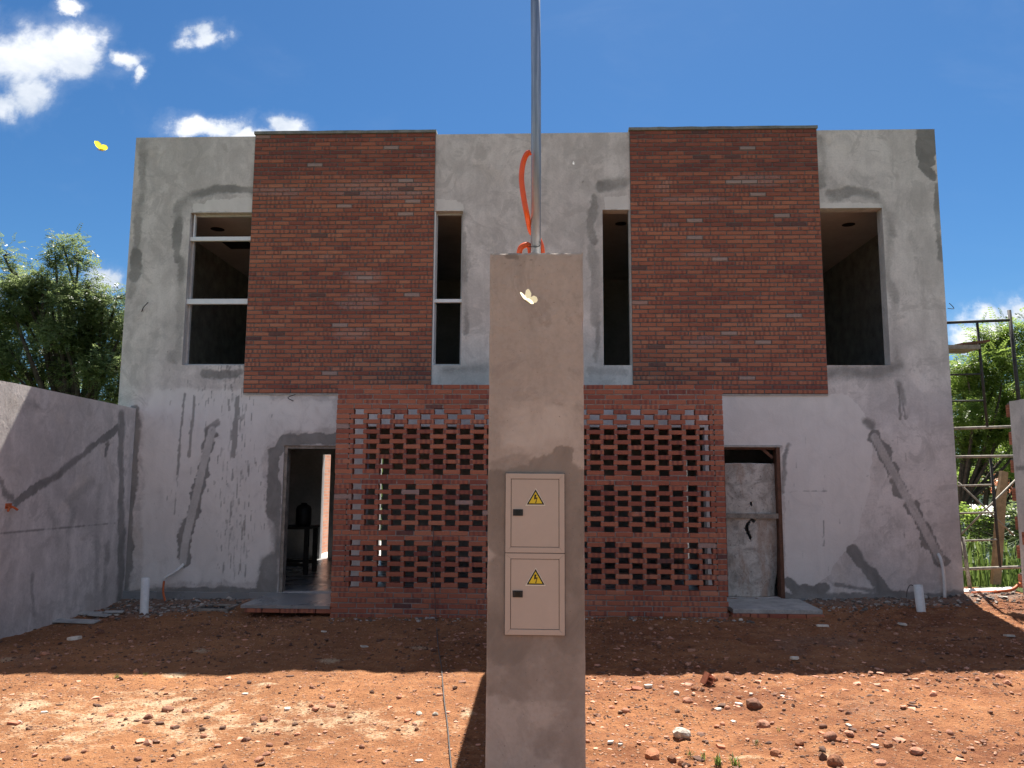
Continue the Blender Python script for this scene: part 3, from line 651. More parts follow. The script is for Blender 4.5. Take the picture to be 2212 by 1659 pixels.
# facing brick panels
CP, BL, BH = 0.0638, 0.217, 0.0475
def brick_mesh(L, D, H, seed, seg=1, name='brick'):
    r = random.Random(seed); bm = bmesh.new(); bmesh.ops.create_cube(bm, size=1.0)
    for vv in bm.verts:
        vv.co = Vector((vv.co.x * L + r.uniform(-.0022, .0022), vv.co.y * D, vv.co.z * H + r.uniform(-.0022, .0022)))
    bmesh.ops.bevel(bm, geom=bm.edges[:], offset=.0035, segments=1, affect='EDGES')
    me = bpy.data.meshes.new(name); bm.to_mesh(me); bm.free(); me.materials.append(MATS['facing_brick']); return me
PV = [brick_mesh(BL, .05, BH, 100 + i) for i in range(8)]
SV = [brick_mesh(BL, .108, .0525, 200 + i) for i in range(8)]
def place_bricks(spec, variants, parent, limit, dist_key, seed, yj=.002):
    """spec: (cx, cy, cz, length). The nearest ones become objects, the rest one joined part."""
    r = random.Random(seed); spec = sorted(spec, key=dist_key); rest = MBx()
    for i, (cx, cy, cz, ln) in enumerate(spec):
        me = variants[r.randrange(len(variants))]; sc = ln / BL
        dy, dz, rx, ry = r.uniform(-yj, yj), r.uniform(-.0014, .0014), r.uniform(-.006, .006), r.uniform(-.005, .005)
        if i < limit:
            o = obj('brick', me, parent, (cx, cy + dy, cz + dz)); o.rotation_euler = (rx, ry, r.uniform(-.008, .008)); o.scale = (sc, 1, 1)
        else:
            rest.add(me, Matrix.Translation((cx, cy + dy, cz + dz)) @ Matrix.Rotation(ry, 4, 'Y') @ Matrix.Diagonal((sc, 1, 1, 1)))
    if rest.n: tag(rest.build('brickwork', parent), kind='stuff')
class MBx:
    def __init__(s): s.bm = bmesh.new(); s.n = 0; s.mat = None
    def add(s, me, M):
        k = len(s.bm.verts); s.bm.from_mesh(me); s.bm.verts.ensure_lookup_table()
        bmesh.ops.transform(s.bm, matrix=M, verts=s.bm.verts[k:]); s.n += 1; s.mat = me.materials[0]
    def build(s, name, parent):
        me = bpy.data.meshes.new(name); s.bm.to_mesh(me); s.bm.free(); me.materials.append(s.mat); return obj(name, me, parent)
def panel(x0, x1, seed, label):
    z0, n = 2.89, 61
    zt = z0 + n * CP
    pm = MB().box(x0, x1, -.0215, .03, z0, zt + .006).build('brick_panel', 'mortar', house); pm['label'] = label
    # mortar coping, slightly uneven
    m = MB(); k = 18; r = random.Random(seed)
    pts = [(x0 - .012 + (x1 - x0 + .024) * i / k, zt + .044 + r.uniform(-.004, .004)) for i in range(k + 1)]
    m.prism([(x0 - .012, zt + .002)] + [(x1 + .012, zt + .002)] + pts[::-1], -.05, .19); m.build('coping', 'coping_mortar', pm)
    spec = []; rr = random.Random(seed + 1)
    for row in range(n):
        off = (.1145 if row % 2 else 0.0) + rr.uniform(-.008, .008); x = x0 - .229 + off + .004
        while x < x1:
            a, b = max(x, x0 + .003), min(x + BL, x1 - .003)
            if b - a > .03: spec.append(((a + b) / 2, -.006, z0 + CP * (row + .5), b - a))
            x += .229
    place_bricks(spec, PV, pm, 300, lambda q: math.dist(q[:3], (0, CY, CH)), seed + 2)
panel(-4.268, -1.556, 5, 'red facing brick panel on the left dwelling, between the barred windows')
panel(1.308, 4.022, 9, 'red facing brick panel on the right dwelling, between the open windows')
# bare render lip under the panels
for xa, xb in ((-4.268, -2.60), (2.32, 4.022)): MB().box(xa, xb, -.018, -.004, 2.868, 2.888).build('panel_sill', 'concrete', house)

# door frames, slabs
x0, x1, z0, z1 = OP['DL']
MB().box(x0 + .001, x0 + .045, .02, .16, z0, z1 - .001).box(x1 - .045, x1 - .001, .02, .16, z0, z1 - .001).box(x0 + .045, x1 - .045, .02, .16, z1 - .045, z1 - .001).build('door_frame', 'timber_grey', house)
x0, x1, z0, z1 = OP['DR']
MB().box(x0 + .001, x0 + .045, .03, .16, z0, z1 - .001).box(x1 - .05, x1 - .001, -.012, .16, z0, z1 - .001).box(x0 + .045, x1 - .05, .03, .16, z1 - .03, z1 - .001).build('door_frame', 'timber_red', house)
MB().box(-.32, .06, -.016, .016, -.02, .02, Matrix.Translation((3.20, .06, 2.04)) @ Matrix.Rotation(math.radians(42), 4, 'Y')).build('brace', 'timber_red', house)
MB().box(2.50, 3.36, -.012, -.002, 2.147, 2.175).build('lintel_edge', 'concrete', house)
MB().prism([(-3.76, .06), (-2.63, .06), (-2.63, .098), (-3.76, .098)], -1.06, -.035).build('entrance_slab', 'floor_screed', house)
m = MB().box(2.40, 3.50, -.93, -.035, .045, .098); m.build('entrance_slab', 'concrete', house, bevel=.006)
rr = random.Random(3); r = MB()
for i in range(5):
    o = obj('brick', SV[i], house, (2.50 + i * .227, -.885, .017)); o.rotation_euler = (0, 0, rr.uniform(-.02, .02))
for i in range(5):
    o = obj('brick', SV[i + 2], house, (-3.60 + i * .227, -1.0, .032)); o.rotation_euler = (0, 0, rr.uniform(-.02, .02))
# rebar and wire ends left in the render
def wire(name, pts, r, mt, parent, off=None): return MB().tube(spline(pts, 5), r, 6).build(name, mt, parent, off)
wire('rebar', [at(638, 852, -.02), at(622, 859, -.16), at(634, 866.5, .01)], .0055, 'steel_wire', house)
wire('rebar', [at(320, 653, -.10), at(310, 664, -.05), at(305.5, 674.5, .01)], .006, 'steel_wire', house)
wire('rebar', [at(2050.5, 655, .12), at(2058, 662, .10), at(2060, 667, .1), at(2047, 666, .12)], .005, 'steel_wire', house)
# black downpipe box edge and broken base of the right wall
def conduit(pw, po, name_label):
    t_ = thing('conduit', name_label, 'conduit', tuple(pw[0]))
    MB().tube(spline(pw, 8), .021, 10).build('sleeve', 'pvc_white', t_, pw[0], True)
    pts = spline(po, 10); MB().tube(pts, [.0135 if i % 2 else .0155 for i in range(len(pts))], 8).build('orange_hose', 'orange_dull', t_, pw[0], True)
conduit([at(396, 1219, .02), at(390, 1226, -.06), at(374, 1238, -.10), at(358, 1247, -.12), at(354, 1254, -.12)],
        [at(355, 1252, -.12), at(353, 1266, -.13), at(353, 1282, -.14), at(357, 1298, -.15)], 'white flexible conduit with orange hose end leaving the wall left of the open doorway')
conduit([at(2026, 1196, .02), at(2032, 1208, -.05), at(2037, 1230, -.07), at(2040, 1262, -.08), at(2041, 1291, -.08)],
        [at(2041, 1288, -.08), at(2041, 1298, -.09), at(2045, 1310, -.12)], 'white flexible conduit with short orange end below the diagonal scar near the scaffold')
# ================================================================== perforated brick screen
def build_screen():
    YF = -1.10; yc = YF + .054; xl, xr = -2.612, 2.305; zt = 2.89; n = 46
    scr = thing('brick_screen', 'perforated red brick screen wall standing in front of the house between the doorways', 'brick screen', (0, YF, 0))
    rr = random.Random(21); rows = []
    lat = set(list(range(5, 18)) + list(range(20, 29)) + list(range(31, 40)))
    for r in range(n):
        z = zt - CP * (r + .5); sp = []
        if r in lat:
            first = 5 if r < 18 else (20 if r < 29 else 31)
            odd = (r - first) % 2 == 0
            if odd: hl = [-2.3265 + .343 * k for k in range(6)]; hr = [1.896 - .343 * k for k in range(6)]
            else: hl = [-2.155 + .343 * k for k in range(6)]; hr = [2.067 - .343 * k for k in range(6)]
            holes = sorted(hl + hr); j = [rr.uniform(-.006, .006) for _ in holes]
            ed = [xl] + [q for h, dj in zip(holes, j) for q in (h - .064 + dj, h + .064 + dj)] + [xr]
            for a, b in zip(ed[::2], ed[1::2]):
                if b - a > .30:                                   # a stretch longer than one brick: split it
                    k = max(2, int(round((b - a + .012) / .229))) if b - a > .34 else 2
                    if k == 2 and a == xl: cut = [a, a + (b - a) - BL - .006, b]; 
                    elif k == 2 and b == xr: cut = [a, a + BL + .006, b]
                    else: cut = [a + (b - a) * i / k for i in range(k + 1)]
                    for i in range(len(cut) - 1):
                        sp.append((cut[i] + (.006 if i else 0), cut[i + 1] - (.006 if i < len(cut) - 2 else 0)))
                else: sp.append((a, b))
        else:
            x = xl - (.1145 if r % 2 else 0) + rr.uniform(-.01, .01)
            while x < xr - .02:
                a, b = max(x, xl + rr.uniform(-.004, .006)), min(x + BL, xr + rr.uniform(-.006, .004))
                if b - a > .035: sp.append((a, b))
                x += .229
        rows.append((r, z, sp))
    spec = [((a + b) / 2, yc - YF, z, b - a) for r, z, sp in rows for a, b in sp]
    # mortar: bed joints where bricks overlap, head joints in the solid courses
    m = MB(); hb = .0525 / 2 - .002
    for i, (r, z, sp) in enumerate(rows):
        solid = r not in lat
        def runs(s): return [(s[0][0], s[-1][1])] if s else []
        A = sp if not solid else runs(sp)
        if i + 1 < n:
            r2, z2, sp2 = rows[i + 1]; Bq = sp2 if r2 in lat else runs(sp2)
            for a in A:
                for b in Bq:
                    lo, hi = max(a[0], b[0]) + .004, min(a[1], b[1]) - .004
                    if hi - lo > .01: m.box(lo, hi, .007, .101, z2 + hb, z - hb)
        for (a0, a1), (b0, b1) in zip(sp[:-1], sp[1:]):
            if b0 - a1 < .03: m.box(a1 - .002, b0 + .002, .008, .100, z - hb, z + hb)
    tag(m.build('mortar', 'mortar_light', scr), kind='stuff')
    def key(q):                                                   # nearest first, those the pillar hides last
        X = q[0] * 4.0 / 9.76
        return math.dist(q[:3], (0, CY - YF, CH)) + (100 if -.60 < q[0] < .62 else 0)
    place_bricks(spec, SV, scr, 300, key, 33, .004)
build_screen()

# ================================================================== boundary walls
def side_sheet(name, X, y0, y1, ztop, thick, mt, stains, parent, step=.03, face=1, light=(), streak=()):
    """wall along y at x = X whose visible face is at X; ztop(y) gives the top"""
    ys, zs = axis([y0, y1], step), axis([-.25, 1.0], step)
    zs = np.linspace(0, 1, 95)
    Yg, Tg = np.meshgrid(ys, zs); zt = ztop(Yg); Zg = -.25 + (zt + .25) * Tg
    A, B = Yg.ravel(), Zg.ravel(); nx = len(ys)
    jj, ii = np.nonzero(np.ones((len(zs) - 1, nx - 1), bool)); a = jj * nx + ii
    F = np.stack([a, a + 1, a + 1 + nx, a + nx], 1)
    if face < 0: F = F[:, ::-1]
    R, G, Bf = stain_fields(A, B, lambda px, py: (atx(px, py, X).y, atx(px, py, X).z), stains, light, streak, seed=9)
    st = np.stack([R, G, Bf, np.ones_like(R)], 1)
    V = np.stack([X + .006 * fbm(A * 1.3, B * 1.3, 88) - face * 0, A, B], 1)
    vs = V.tolist(); fs = F.tolist(); sx = st.tolist(); xo = X - face * thick
    n = len(ys); b0 = len(vs); top = [(len(zs) - 1) * n + i for i in range(n)]
    for i in range(n):
        q = vs[top[i]]; vs.append((xo, q[1], q[2])); sx.append((0, 0, 0, 1))
    for i in range(n - 1): fs.append((top[i], top[i + 1], b0 + i + 1, b0 + i))
    b1 = len(vs)
    for i in range(n): vs.append((xo, ys[i], -.25)); sx.append((0, 0, 0, 1))
    for i in range(n - 1): fs.append((b0 + i, b0 + i + 1, b1 + i + 1, b1 + i))
    for i, e in ((0, 0), (n - 1, n - 1)): fs.append((e, top[e], b0 + e, b1 + e))
    return obj(name, mesh(name, np.array(vs), fs, mt, False, {'st': np.array(sx)}), parent)
lw = side_sheet('boundary_wall', -5.83, -9.5, -.002, lambda y: 2.665 + .02 * np.clip(-y, 0, 2.5) + .004 * fbm(y * 5, y * 0, 3), .15, 'plaster',
    [(9, 1., 3, (36, 1088), (70, 1058), (120, 1030), (180, 980), (225, 945), (250, 928)), (16, .45, 16, (150, 1080), (200, 1040)), (14, .4, 18, (120, 1130), (135, 1240)), (7, .9, 5, (0, 1040), (14, 1062), (30, 1085)),
     (13, .9, 6, (262, 900), (262, 1100), (258, 1300)), (12, .5, 18, (130, 1060), (160, 1100), (150, 1150)), (12, .45, 18, (215, 1050), (210, 1200), (205, 1310)),
     (10, .42, 18, (150, 1150), (140, 1250), (145, 1320)), (12, .5, 14, (100, 1075), (110, 1110)), (8, .8, 4, (232, 960), (228, 985)), (10, .55, 12, (20, 870), (80, 880)),
     (12, .55, 12, (230, 1180), (225, 1300)), (5, .6, 8, (70, 1240), (75, 1330))], None, streak=[(1.1, .9, (0, 1152), (120, 1142), (250, 1131))])
tag(lw, 'grey rendered boundary wall on the left with a diagonal conduit scar', 'boundary wall')
lj = thing('junction_box', 'small orange flush junction box with hose stubs in the left boundary wall', 'junction box', tuple(atx(18, 1093, -5.83)))
q = atx(18, 1093, -5.83)
MB().box(-.004, .006, -.05, .05, -.03, .03).build('box_rim', 'orange_dull', lj, bevel=.003)
MB().tube([(0, -.03, 0), (.05, -.05, -.02), (.07, -.1, -.05)], .012, 8).build('hose_stub', 'orange_dull', lj, smooth=True)
MB().tube([(0, .03, 0), (.045, .035, -.02), (.06, .07, -.045)], .012, 8).build('hose_stub', 'orange_dull', lj, smooth=True)

rwx = 6.50
rw = thing('boundary_wall', 'grey rendered boundary wall on the right with a toothed end of red hollow bricks', 'boundary wall', (rwx, 0, 0))
o = side_sheet('render_face', rwx, -9.5, -.0, lambda y: 2.79 + .03 * fbm(y * 4, y * 0, 13), .15, 'plaster', [(6, .8, 6, (2195, 1010), (2212, 1010))], rw, step=.05, face=-1)
o.location = (-rwx, 0, 0)
k = 0; z = -.12; rr = random.Random(8)
HBM = []
def hollow_mesh(L, T, H, seed):
    bm = bmesh.new(); m_ = MB(); m_.box(-T / 2, T / 2, -L / 2, L / 2, -H / 2, H / 2)
    for q in range(5): m_.box(-T / 2 - .003, T / 2 + .003, -L / 2 + .004, L / 2 - .004, -H / 2 + H * (q + .25) / 5, -H / 2 + H * (q + .75) / 5)
    me = mesh('hollow_brick', m_.v, m_.f, 'hollow_brick'); return me
HB = [hollow_mesh(.30, .13, .17, i) for i in range(2)]
while z < 2.62:
    out = (k // 1) % 2 == 0
    ye = (.10 if out else -.06) + rr.uniform(-.02, .02)
    o = obj('hollow_brick', HB[k % 2], rw, (.075 + rr.uniform(-.01, .01), ye - .15, z + .087)); o.rotation_euler = (0, rr.uniform(-.02, .02), rr.uniform(-.03, .03))
    MB().box(.01, .14, -.22, ye - .03, z + .173, z + .193).build('mortar_bed', 'mortar', rw)
    z += .193; k += 1

# dividing wall between the two dwellings, behind the meter pillar
dw = MB().box(-.215, -.065, -6.40, -2.6, -.2, 2.40)
o = dw.build('dividing_wall', 'side_render', None, (0, 0, 0)); tag(o, 'low grey dividing wall running back from the meter pillar towards the house', 'dividing wall')
# back yard
MB().box(-5.80, 5.6, 4.72, 9.0, -.4, .086).build('patio', 'yard_slab'); tag(bpy.data.objects['patio'], kind='structure')
bw = MB().box(-4.78, -4.63, 4.72, 9.0, .05, 2.7)
o = bw.build('back_yard_wall', 'far_brick'); tag(o, 'sunlit brick wall of the back yard seen through the open doorway', 'garden wall')

# ================================================================== meter pillar
PY = -6.86
pil = thing('meter_pillar', 'rendered pillar holding two beige electricity meter cabinets', 'pillar', (-.02, PY, 0))
def build_pillar():
    x0, x1, zt = -.269, .227, 2.898; dep = .42
    BX = (-.177, .125, .918, 1.724)
    xs, zs = axis([x0, x1], .008), axis([-.2, zt], .01)
    X, Z, F = sheet(xs, zs, [])
    cv = lambda px, py: (at(px, py, PY).x, at(px, py, PY).z)
    D = [(70, 1., 9, (1110, 1066), (1220, 1066)), (75, 1., 12, (1105, 1140), (1215, 1140)), (50, .95, 12, (1080, 1120), (1240, 1120)), (60, .92, 14, (1090, 1250), (1090, 1370)), (50, .92, 14, (1245, 1060), (1245, 1360)),
         (24, 1., 5, (1215, 992), (1165, 1010)), (14, 1., 5, (1205, 974), (1225, 977)), (75, .66, 18, (1110, 1430), (1240, 1460)), (26, .55, 14, (1180, 1610), (1200, 1592)), (14, .6, 14, (1195, 1575), (1215, 1560)), (22, .5, 18, (1080, 1420), (1095, 1500)),
         (8, .8, 4, (1095, 552), (1113, 553)), (30, .5, 8, (1080, 1015), (1130, 1005)), (14, .5, 12, (1246, 1250), (1252, 1330)), (40, .62, 18, (1240, 1500), (1245, 1640)), (40, .25, 30, (1160, 700), (1180, 780))]
    Lq = [(.5, 34, (1060, 900), (1100, 860), (1258, 850), (1260, 985), (1240, 1000), (1225, 968), (1190, 968), (1160, 990), (1110, 985), (1060, 1000)), (.5, 22, (1058, 1540), (1085, 1530), (1090, 1600), (1080, 1640), (1056, 1640))]
    B = [(.9, .8, (1110, 580), (1130, 566), (1150, 562)), (.7, .8, (1232, 572), (1240, 590), (1238, 612)), (.7, .6, (1186, 1420), (1196, 1450), (1190, 1475)), (.7, .6, (1222, 560), (1228, 552), (1240, 556))]
    R, G, Bf = stain_fields(X, Z, cv, D, Lq, B, pxm=415.0, seed=30)
    st = np.stack([R, G, Bf, np.ones_like(R)], 1)
    e = np.minimum(X - x0, x1 - X)
    edge = .006 * (1 - sstep(np.minimum(e, zt - Z), 0, .012))
    Yd = PY + edge + .004 * fbm(X * 5, Z * 5, 5) + .002 * fbm(X * 40, Z * 40, 6)
    Zt = np.where(Z > zt - .001, Z + .014 * fbm(X * 26, X * 0, 12), Z)
    Xt = np.where(e < .001, X + .004 * fbm(Z * 9, Z * 0, 15, 5) - np.sign(X) * .006 * sstep(fbm(Z * 6, Z * 0 + X, 25), .18, .3), X)
    V = np.stack([Xt + .02, Yd - PY, Zt], 1); vs = V.tolist(); fs = F.tolist(); sx = st.tolist()
    nx, nz = len(xs), len(zs)
    L_ = [j * nx for j in range(nz)]; R_ = [j * nx + nx - 1 for j in range(nz)]; T_ = [(nz - 1) * nx + i for i in range(nx)]
    for edge_, flip in ((L_, 0), (R_, 1), (T_, 1)):
        b0 = len(vs)
        ring = []
        for q0 in (.03, dep):
            for i in edge_:
                q = vs[i]; xq = x0 + .02 if edge_ is L_ else x1 + .02 if edge_ is R_ else q[0]
                zq = min(q[2], zt) if edge_ is not T_ or q0 < .1 else zt
                vs.append((xq, q0, zq)); sx.append((.1 if q0 < .1 else 0, 0, 0, 1))
        nb_ = len(edge_)
        for i in range(nb_ - 1):
            f = (b0 + i, b0 + i + 1, b0 + nb_ + i + 1, b0 + nb_ + i); fs.append(f if flip == 0 else f[::-1])
        for i in range(len(edge_) - 1):
            f = (edge_[i], edge_[i + 1], b0 + i + 1, b0 + i); fs.append(f if flip == 0 else f[::-1])
    b0 = len(vs); vs += [(x0 + .02, dep, -.2), (x1 + .02, dep, -.2), (x1 + .02, dep, zt), (x0 + .02, dep, zt)]; sx += [(0, 0, 0, 1)] * 4; fs.append((b0 + 1, b0, b0 + 3, b0 + 2))
    obj('column', mesh('column', np.array(vs), fs, 'pillar_plaster', False, {'st': np.array(sx)}), pil)
    # cabinets
    for z0, z1, tri in ((1.3235, 1.724, (1157, 1057, 1089)), (.918, 1.3205, (1157, 1229, 1262))):
        a, b = BX[0] + .02, BX[1] + .02; fw = .0275
        m = MB()
        for poly in ([(a, z0), (b, z0), (b - fw, z0 + fw), (a + fw, z0 + fw)], [(a, z1), (b, z1), (b - fw, z1 - fw), (a + fw, z1 - fw)],
                     [(a, z0), (a, z1), (a + fw, z1 - fw), (a + fw, z0 + fw)], [(b, z0), (b, z1), (b - fw, z1 - fw), (b - fw, z0 + fw)]):
            s = .0006; cx = sum(p[0] for p in poly) / 4; cz = sum(p[1] for p in poly) / 4
            m.prism([(x + (s if x < cx else -s) * .5, z + (s if z < cz else -s) * .5) for x, z in poly], -.016, .01)
        cab = m.build('meter_cabinet', 'beige_enamel', pil, bevel=.0012); cab['label'] = 'beige steel meter cabinet'
        MB().box(a + fw - .002, b - fw + .002, -.004, .008, z0 + fw - .002, z1 - fw + .002).build('door_gap_shade', 'black_dark', cab)  # black plate behind the door, imitates the shade in its gap
        MB().box(a + fw + .0022, b - fw - .0022, -.0135, .0, z0 + fw + .0022, z1 - fw - .0022).build('door', 'beige_enamel', cab, bevel=.0012)
        cx = at(tri[0], tri[1], PY - .014).x + .02; zt_ = at(tri[0], tri[1], PY - .014).z; zb_ = at(tri[0], tri[2] + 1, PY - .014).z; h = zt_ - zb_; w2 = h * .585
        c0 = (cx, (zt_ + 2 * zb_) / 3)
        def tri_(s): return [(c0[0] - w2 * s, c0[1] + (zb_ - c0[1]) * s), (c0[0] + w2 * s, c0[1] + (zb_ - c0[1]) * s), (c0[0], c0[1] + (zt_ - c0[1]) * s)]
        MB().prism([(c0[0] - w2 * 1.17, zb_ - .006), (c0[0] + w2 * 1.13, zb_ - .005), (c0[0] + .001, zt_ + .006)], -.0143, -.0135).build('warning_sticker', 'sign_white', cab)
        MB().prism(tri_(1.0), -.0151, -.0143).build('warning_border', 'sign_black', cab)
        MB().prism(tri_(.76), -.0159, -.0151).build('warning_field', 'sign_yellow', cab)
        B_ = [(-.07, .62), (.06, .62), (0, .44), (.13, .44), (.045, .17), (.075, .185), (.01, .075), (-.035, .165), (.0, .16), (.06, .375), (-.10, .31)]
        MB().prism([(c0[0] + x * h * 1.0, zb_ + z * h * 1.05) for x, z in B_][::-1], -.0167, -.0159).build('lightning_bolt', 'sign_black', cab)
        lz = at(1119, 1107 if z0 > 1.2 else 1283, PY - .014).z; lx = at(1119, 1107, PY - .014).x + .02
        MB().box(lx - .0255, lx + .0255, -.0175, -.0135, lz - .0165, lz + .0165).build('latch', 'black_plastic', cab, bevel=.001)
        MB().box(lx - .0115, lx + .0115, -.019, -.0175, lz - .012, lz + .012).build('latch_button', 'black_dark', cab)
    MB().box(BX[0] + .02, BX[1] + .022, -.006, .004, 1.3195, 1.3245).build('cabinet_gap_shade', 'black_dark', pil)  # black strip painted for the shade between both cabinets
    MB().box(BX[0] + .017, BX[1] + .023, -.0035, -.001, .914, 1.727).build('grout_line', 'mortar', pil)
build_pillar()

# galvanised service pole and the orange hose beside it
PYC = PY + .20
a = at(1157.5, 545, PYC); b = at(1155.3, 0, PYC)
top = a + (b - a) * 1.35
MB().tube([(a.x, PYC, 2.5), (a.x, PYC, 4.0), (top.x, PYC, top.z)], .0283, 28).build('service_pole', 'galvanised', None, None, True)
tag(bpy.data.objects['service_pole'], 'galvanised steel service pole rising from the top of the meter pillar', 'pole')
bpy.data.objects['service_pole'].data.polygons.foreach_set('use_smooth', [True] * len(bpy.data.objects['service_pole'].data.polygons))
def hose(pts, label):
    P = spline(pts, 26); o = MB().tube(P, [.0155 + (.0008 if i % 2 else -.0008) for i in range(len(P))], 12).build('corrugated_hose', 'orange_plastic', None, None, True)
    return tag(o, label, 'hose', 'orange hoses at the pole')
hose([at(1146, 329, PYC - .06), at(1138, 333, PYC - .06), at(1130, 352, PYC - .05), at(1126.5, 385, PYC - .04), at(1131, 425, PYC - .035), at(1138, 462, PYC - .03), at(1147, 500, PYC + .045), at(1160, 512, PYC + .06), at(1169, 530, PYC + .05), at(1172, 552, PYC + .05)],
     'bright orange hose bent upwards along the left of the galvanised pole')
hose([at(1121, 552, PYC), at(1124, 537, PYC), at(1133, 530, PYC + .01), at(1143, 531, PYC + .02), at(1147, 552, PYC + .02)], 'short orange hose loop on the pillar top left of the galvanised pole')
tw = MB().tube(spline([at(1141, 533, PYC - .03), at(1150, 533, PYC - .034), at(1160, 533.5, PYC - .034), at(1166, 530, PYC - .028), at(1167, 522, PYC - .02)], 5), .0022, 6)
tag(tw.build('tie_wire', 'steel_wire'), 'thin black tie wire round the foot of the galvanised pole', 'wire')

# ================================================================== right doorway: cement-smeared board and batten
def build_board():
    x0, x1, z0, z1 = 2.45, 3.29, .105, 1.925
    xs, zs = np.linspace(x0, x1, 56), np.linspace(z0, z1, 120); X, Z, F = sheet(xs, zs, [])
    hole = [at(*p, .08) for p in ((1606, 1140), (1612, 1128), (1618, 1124), (1622, 1112), (1627, 1122), (1634, 1122), (1626, 1130), (1621, 1124), (1616, 1135), (1616, 1146), (1622, 1160), (1620, 1168), (1613, 1155))]
    hole2 = [at(*p, .08) for p in ((1618, 1084), (1621, 1082), (1624, 1088), (1624, 1096), (1620, 1093))]
    cx = X[F].mean(1); cz = Z[F].mean(1)
    kill = inside(cx, cz, [(q.x, q.z) for q in hole]) | inside(cx, cz, [(q.x, q.z) for q in hole2])
    F = F[~kill]
    u_ = (X - x0) / (x1 - x0)
    zz = Z + np.where(Z > z1 - .001, .015 * fbm(X * 12, X * 0, 3), 0)
    xx = X + np.where(u_ > .99, .02 * fbm(Z * 4, Z * 0, 8), 0) - .05 * sstep(u_, .5, 1) * sstep(.5 - Z, 0, .4)
    Y = .11 - .07 * np.sin(u_ * PI) + .02 * fbm(X * 3, Z * 3, 44) + .06 * sstep(u_, .8, 1.0) * sstep(.9 - Z, 0, .6)
    me = mesh('temporary_door', np.stack([xx, Y, zz], 1), F, 'cement_board', True)
    o = obj('temporary_door', me); md = o.modifiers.new('thick', 'SOLIDIFY'); md.thickness = .006
    tag(o, 'torn cement-smeared sheet propped in the right doorway as a temporary door', 'temporary door')
    bt = MB().box(2.50, 3.335, .0, .03, 1.165, 1.235, Matrix.Translation((0, -.005, 0)))
    tag(bt.build('batten', 'timber_grey', None, None, False, .004), 'weathered timber batten nailed across the torn sheet in the right doorway', 'batten')
build_board()
# ================================================================== things on the ground
def pvc_pipe(base, top, r, label):
    a, b = Vector(base), Vector(top); n = 28
    t_ = thing('drain_pipe', label, 'pipe', tuple(a))
    d = b - a; m = MB(); ring = []
    q = d.to_track_quat('Z', 'Y').to_matrix()
    L = d.length
    for rad, z in ((r, -.15), (r, L), (r * .88, L), (r * .88, L - .3)):
        ring.append([q @ Vector((rad * math.cos(2 * PI * j / n), rad * math.sin(2 * PI * j / n), z)) for j in range(n)])
    vs = [p for rg in ring for p in rg]; fs = [(i * n + j, i * n + (j + 1) % n, (i + 1) * n + (j + 1) % n, (i + 1) * n + j) for i in range(3) for j in range(n)]
    me = mesh('pipe_wall', vs, fs, 'pvc_white', True); obj('pipe_wall', me, t_)
    MB().tube([q @ Vector((0, 0, L - .3)), q @ Vector((0, 0, L - .295))], r * .87, n).build('pipe_bore_shade', 'black_shade', t_)  # black disc stands in for the dark down the bore
b = gnd(311, 1327); b = Vector((b.x, b.y, b.z - .02)); tp = at(314.5, 1248, b.y)
pvc_pipe(b, tp, .052, 'short white drain pipe standing upright in the soil left of the open doorway')
b = gnd(1990, 1321); tp = at(1983, 1264, b.y)
pvc_pipe(b, tp, .054, 'short white drain pipe leaning in the soil near the scaffold end of the house')
c = Vector((gnd(1984, 1300).x, gnd(1990, 1321).y + .1, 0))
w_ = MB().tube(spline([at(1975, 1266, c.y), at(1966, 1264, c.y), at(1960, 1275, c.y), at(1958, 1290, c.y)], 5), .006, 6)
tag(w_.build('wire_offcut', 'cable'), 'thin dark wire curling out of the leaning white drain pipe', 'wire')

def rock_mesh(name, r, seed, flat=.7, mt='red_stone', sub=2, angular=.22):
    bm = bmesh.new(); bmesh.ops.create_icosphere(bm, subdivisions=sub, radius=1.0); rr = random.Random(seed)
    pl = [(Vector((rr.uniform(-1, 1), rr.uniform(-1, 1), rr.uniform(-1, 1))).normalized(), rr.uniform(.62, .9)) for _ in range(9)]
    sx, sy = rr.uniform(.8, 1.15), rr.uniform(.7, 1.0)
    for vv in bm.verts:
        p = vv.co.copy()
        for nrm, d in pl:
            e = p.dot(nrm) - d
            if e > 0: p -= nrm * e * (.9 if angular > .1 else .5)
        p *= 1 + rr.uniform(-.04, .04)
        vv.co = Vector((p.x * sx, p.y * sy, p.z * flat)) * r
    me = bpy.data.meshes.new(name); bm.to_mesh(me); bm.free(); me.materials.append(MATS[mt])
    me.polygons.foreach_set('use_smooth', [angular < .1] * len(me.polygons)); return me
def shard_mesh(name, r, seed, th=.018, mt='pale_shard'):
    rr = random.Random(seed); n = rr.randint(4, 6); a0 = rr.uniform(0, 6)
    P = [(r * rr.uniform(.6, 1.1) * math.cos(a0 + 2 * PI * i / n), r * .75 * rr.uniform(.6, 1.1) * math.sin(a0 + 2 * PI * i / n)) for i in range(n)]
    vs = [(x, y, 0) for x, y in P] + [(x * .96, y * .96, th) for x, y in P]
    fs = [tuple(range(n - 1, -1, -1)), tuple(range(n, 2 * n))] + [(i, (i + 1) % n, (i + 1) % n + n, i + n) for i in range(n)]
    return mesh(name, vs, fs, mt)
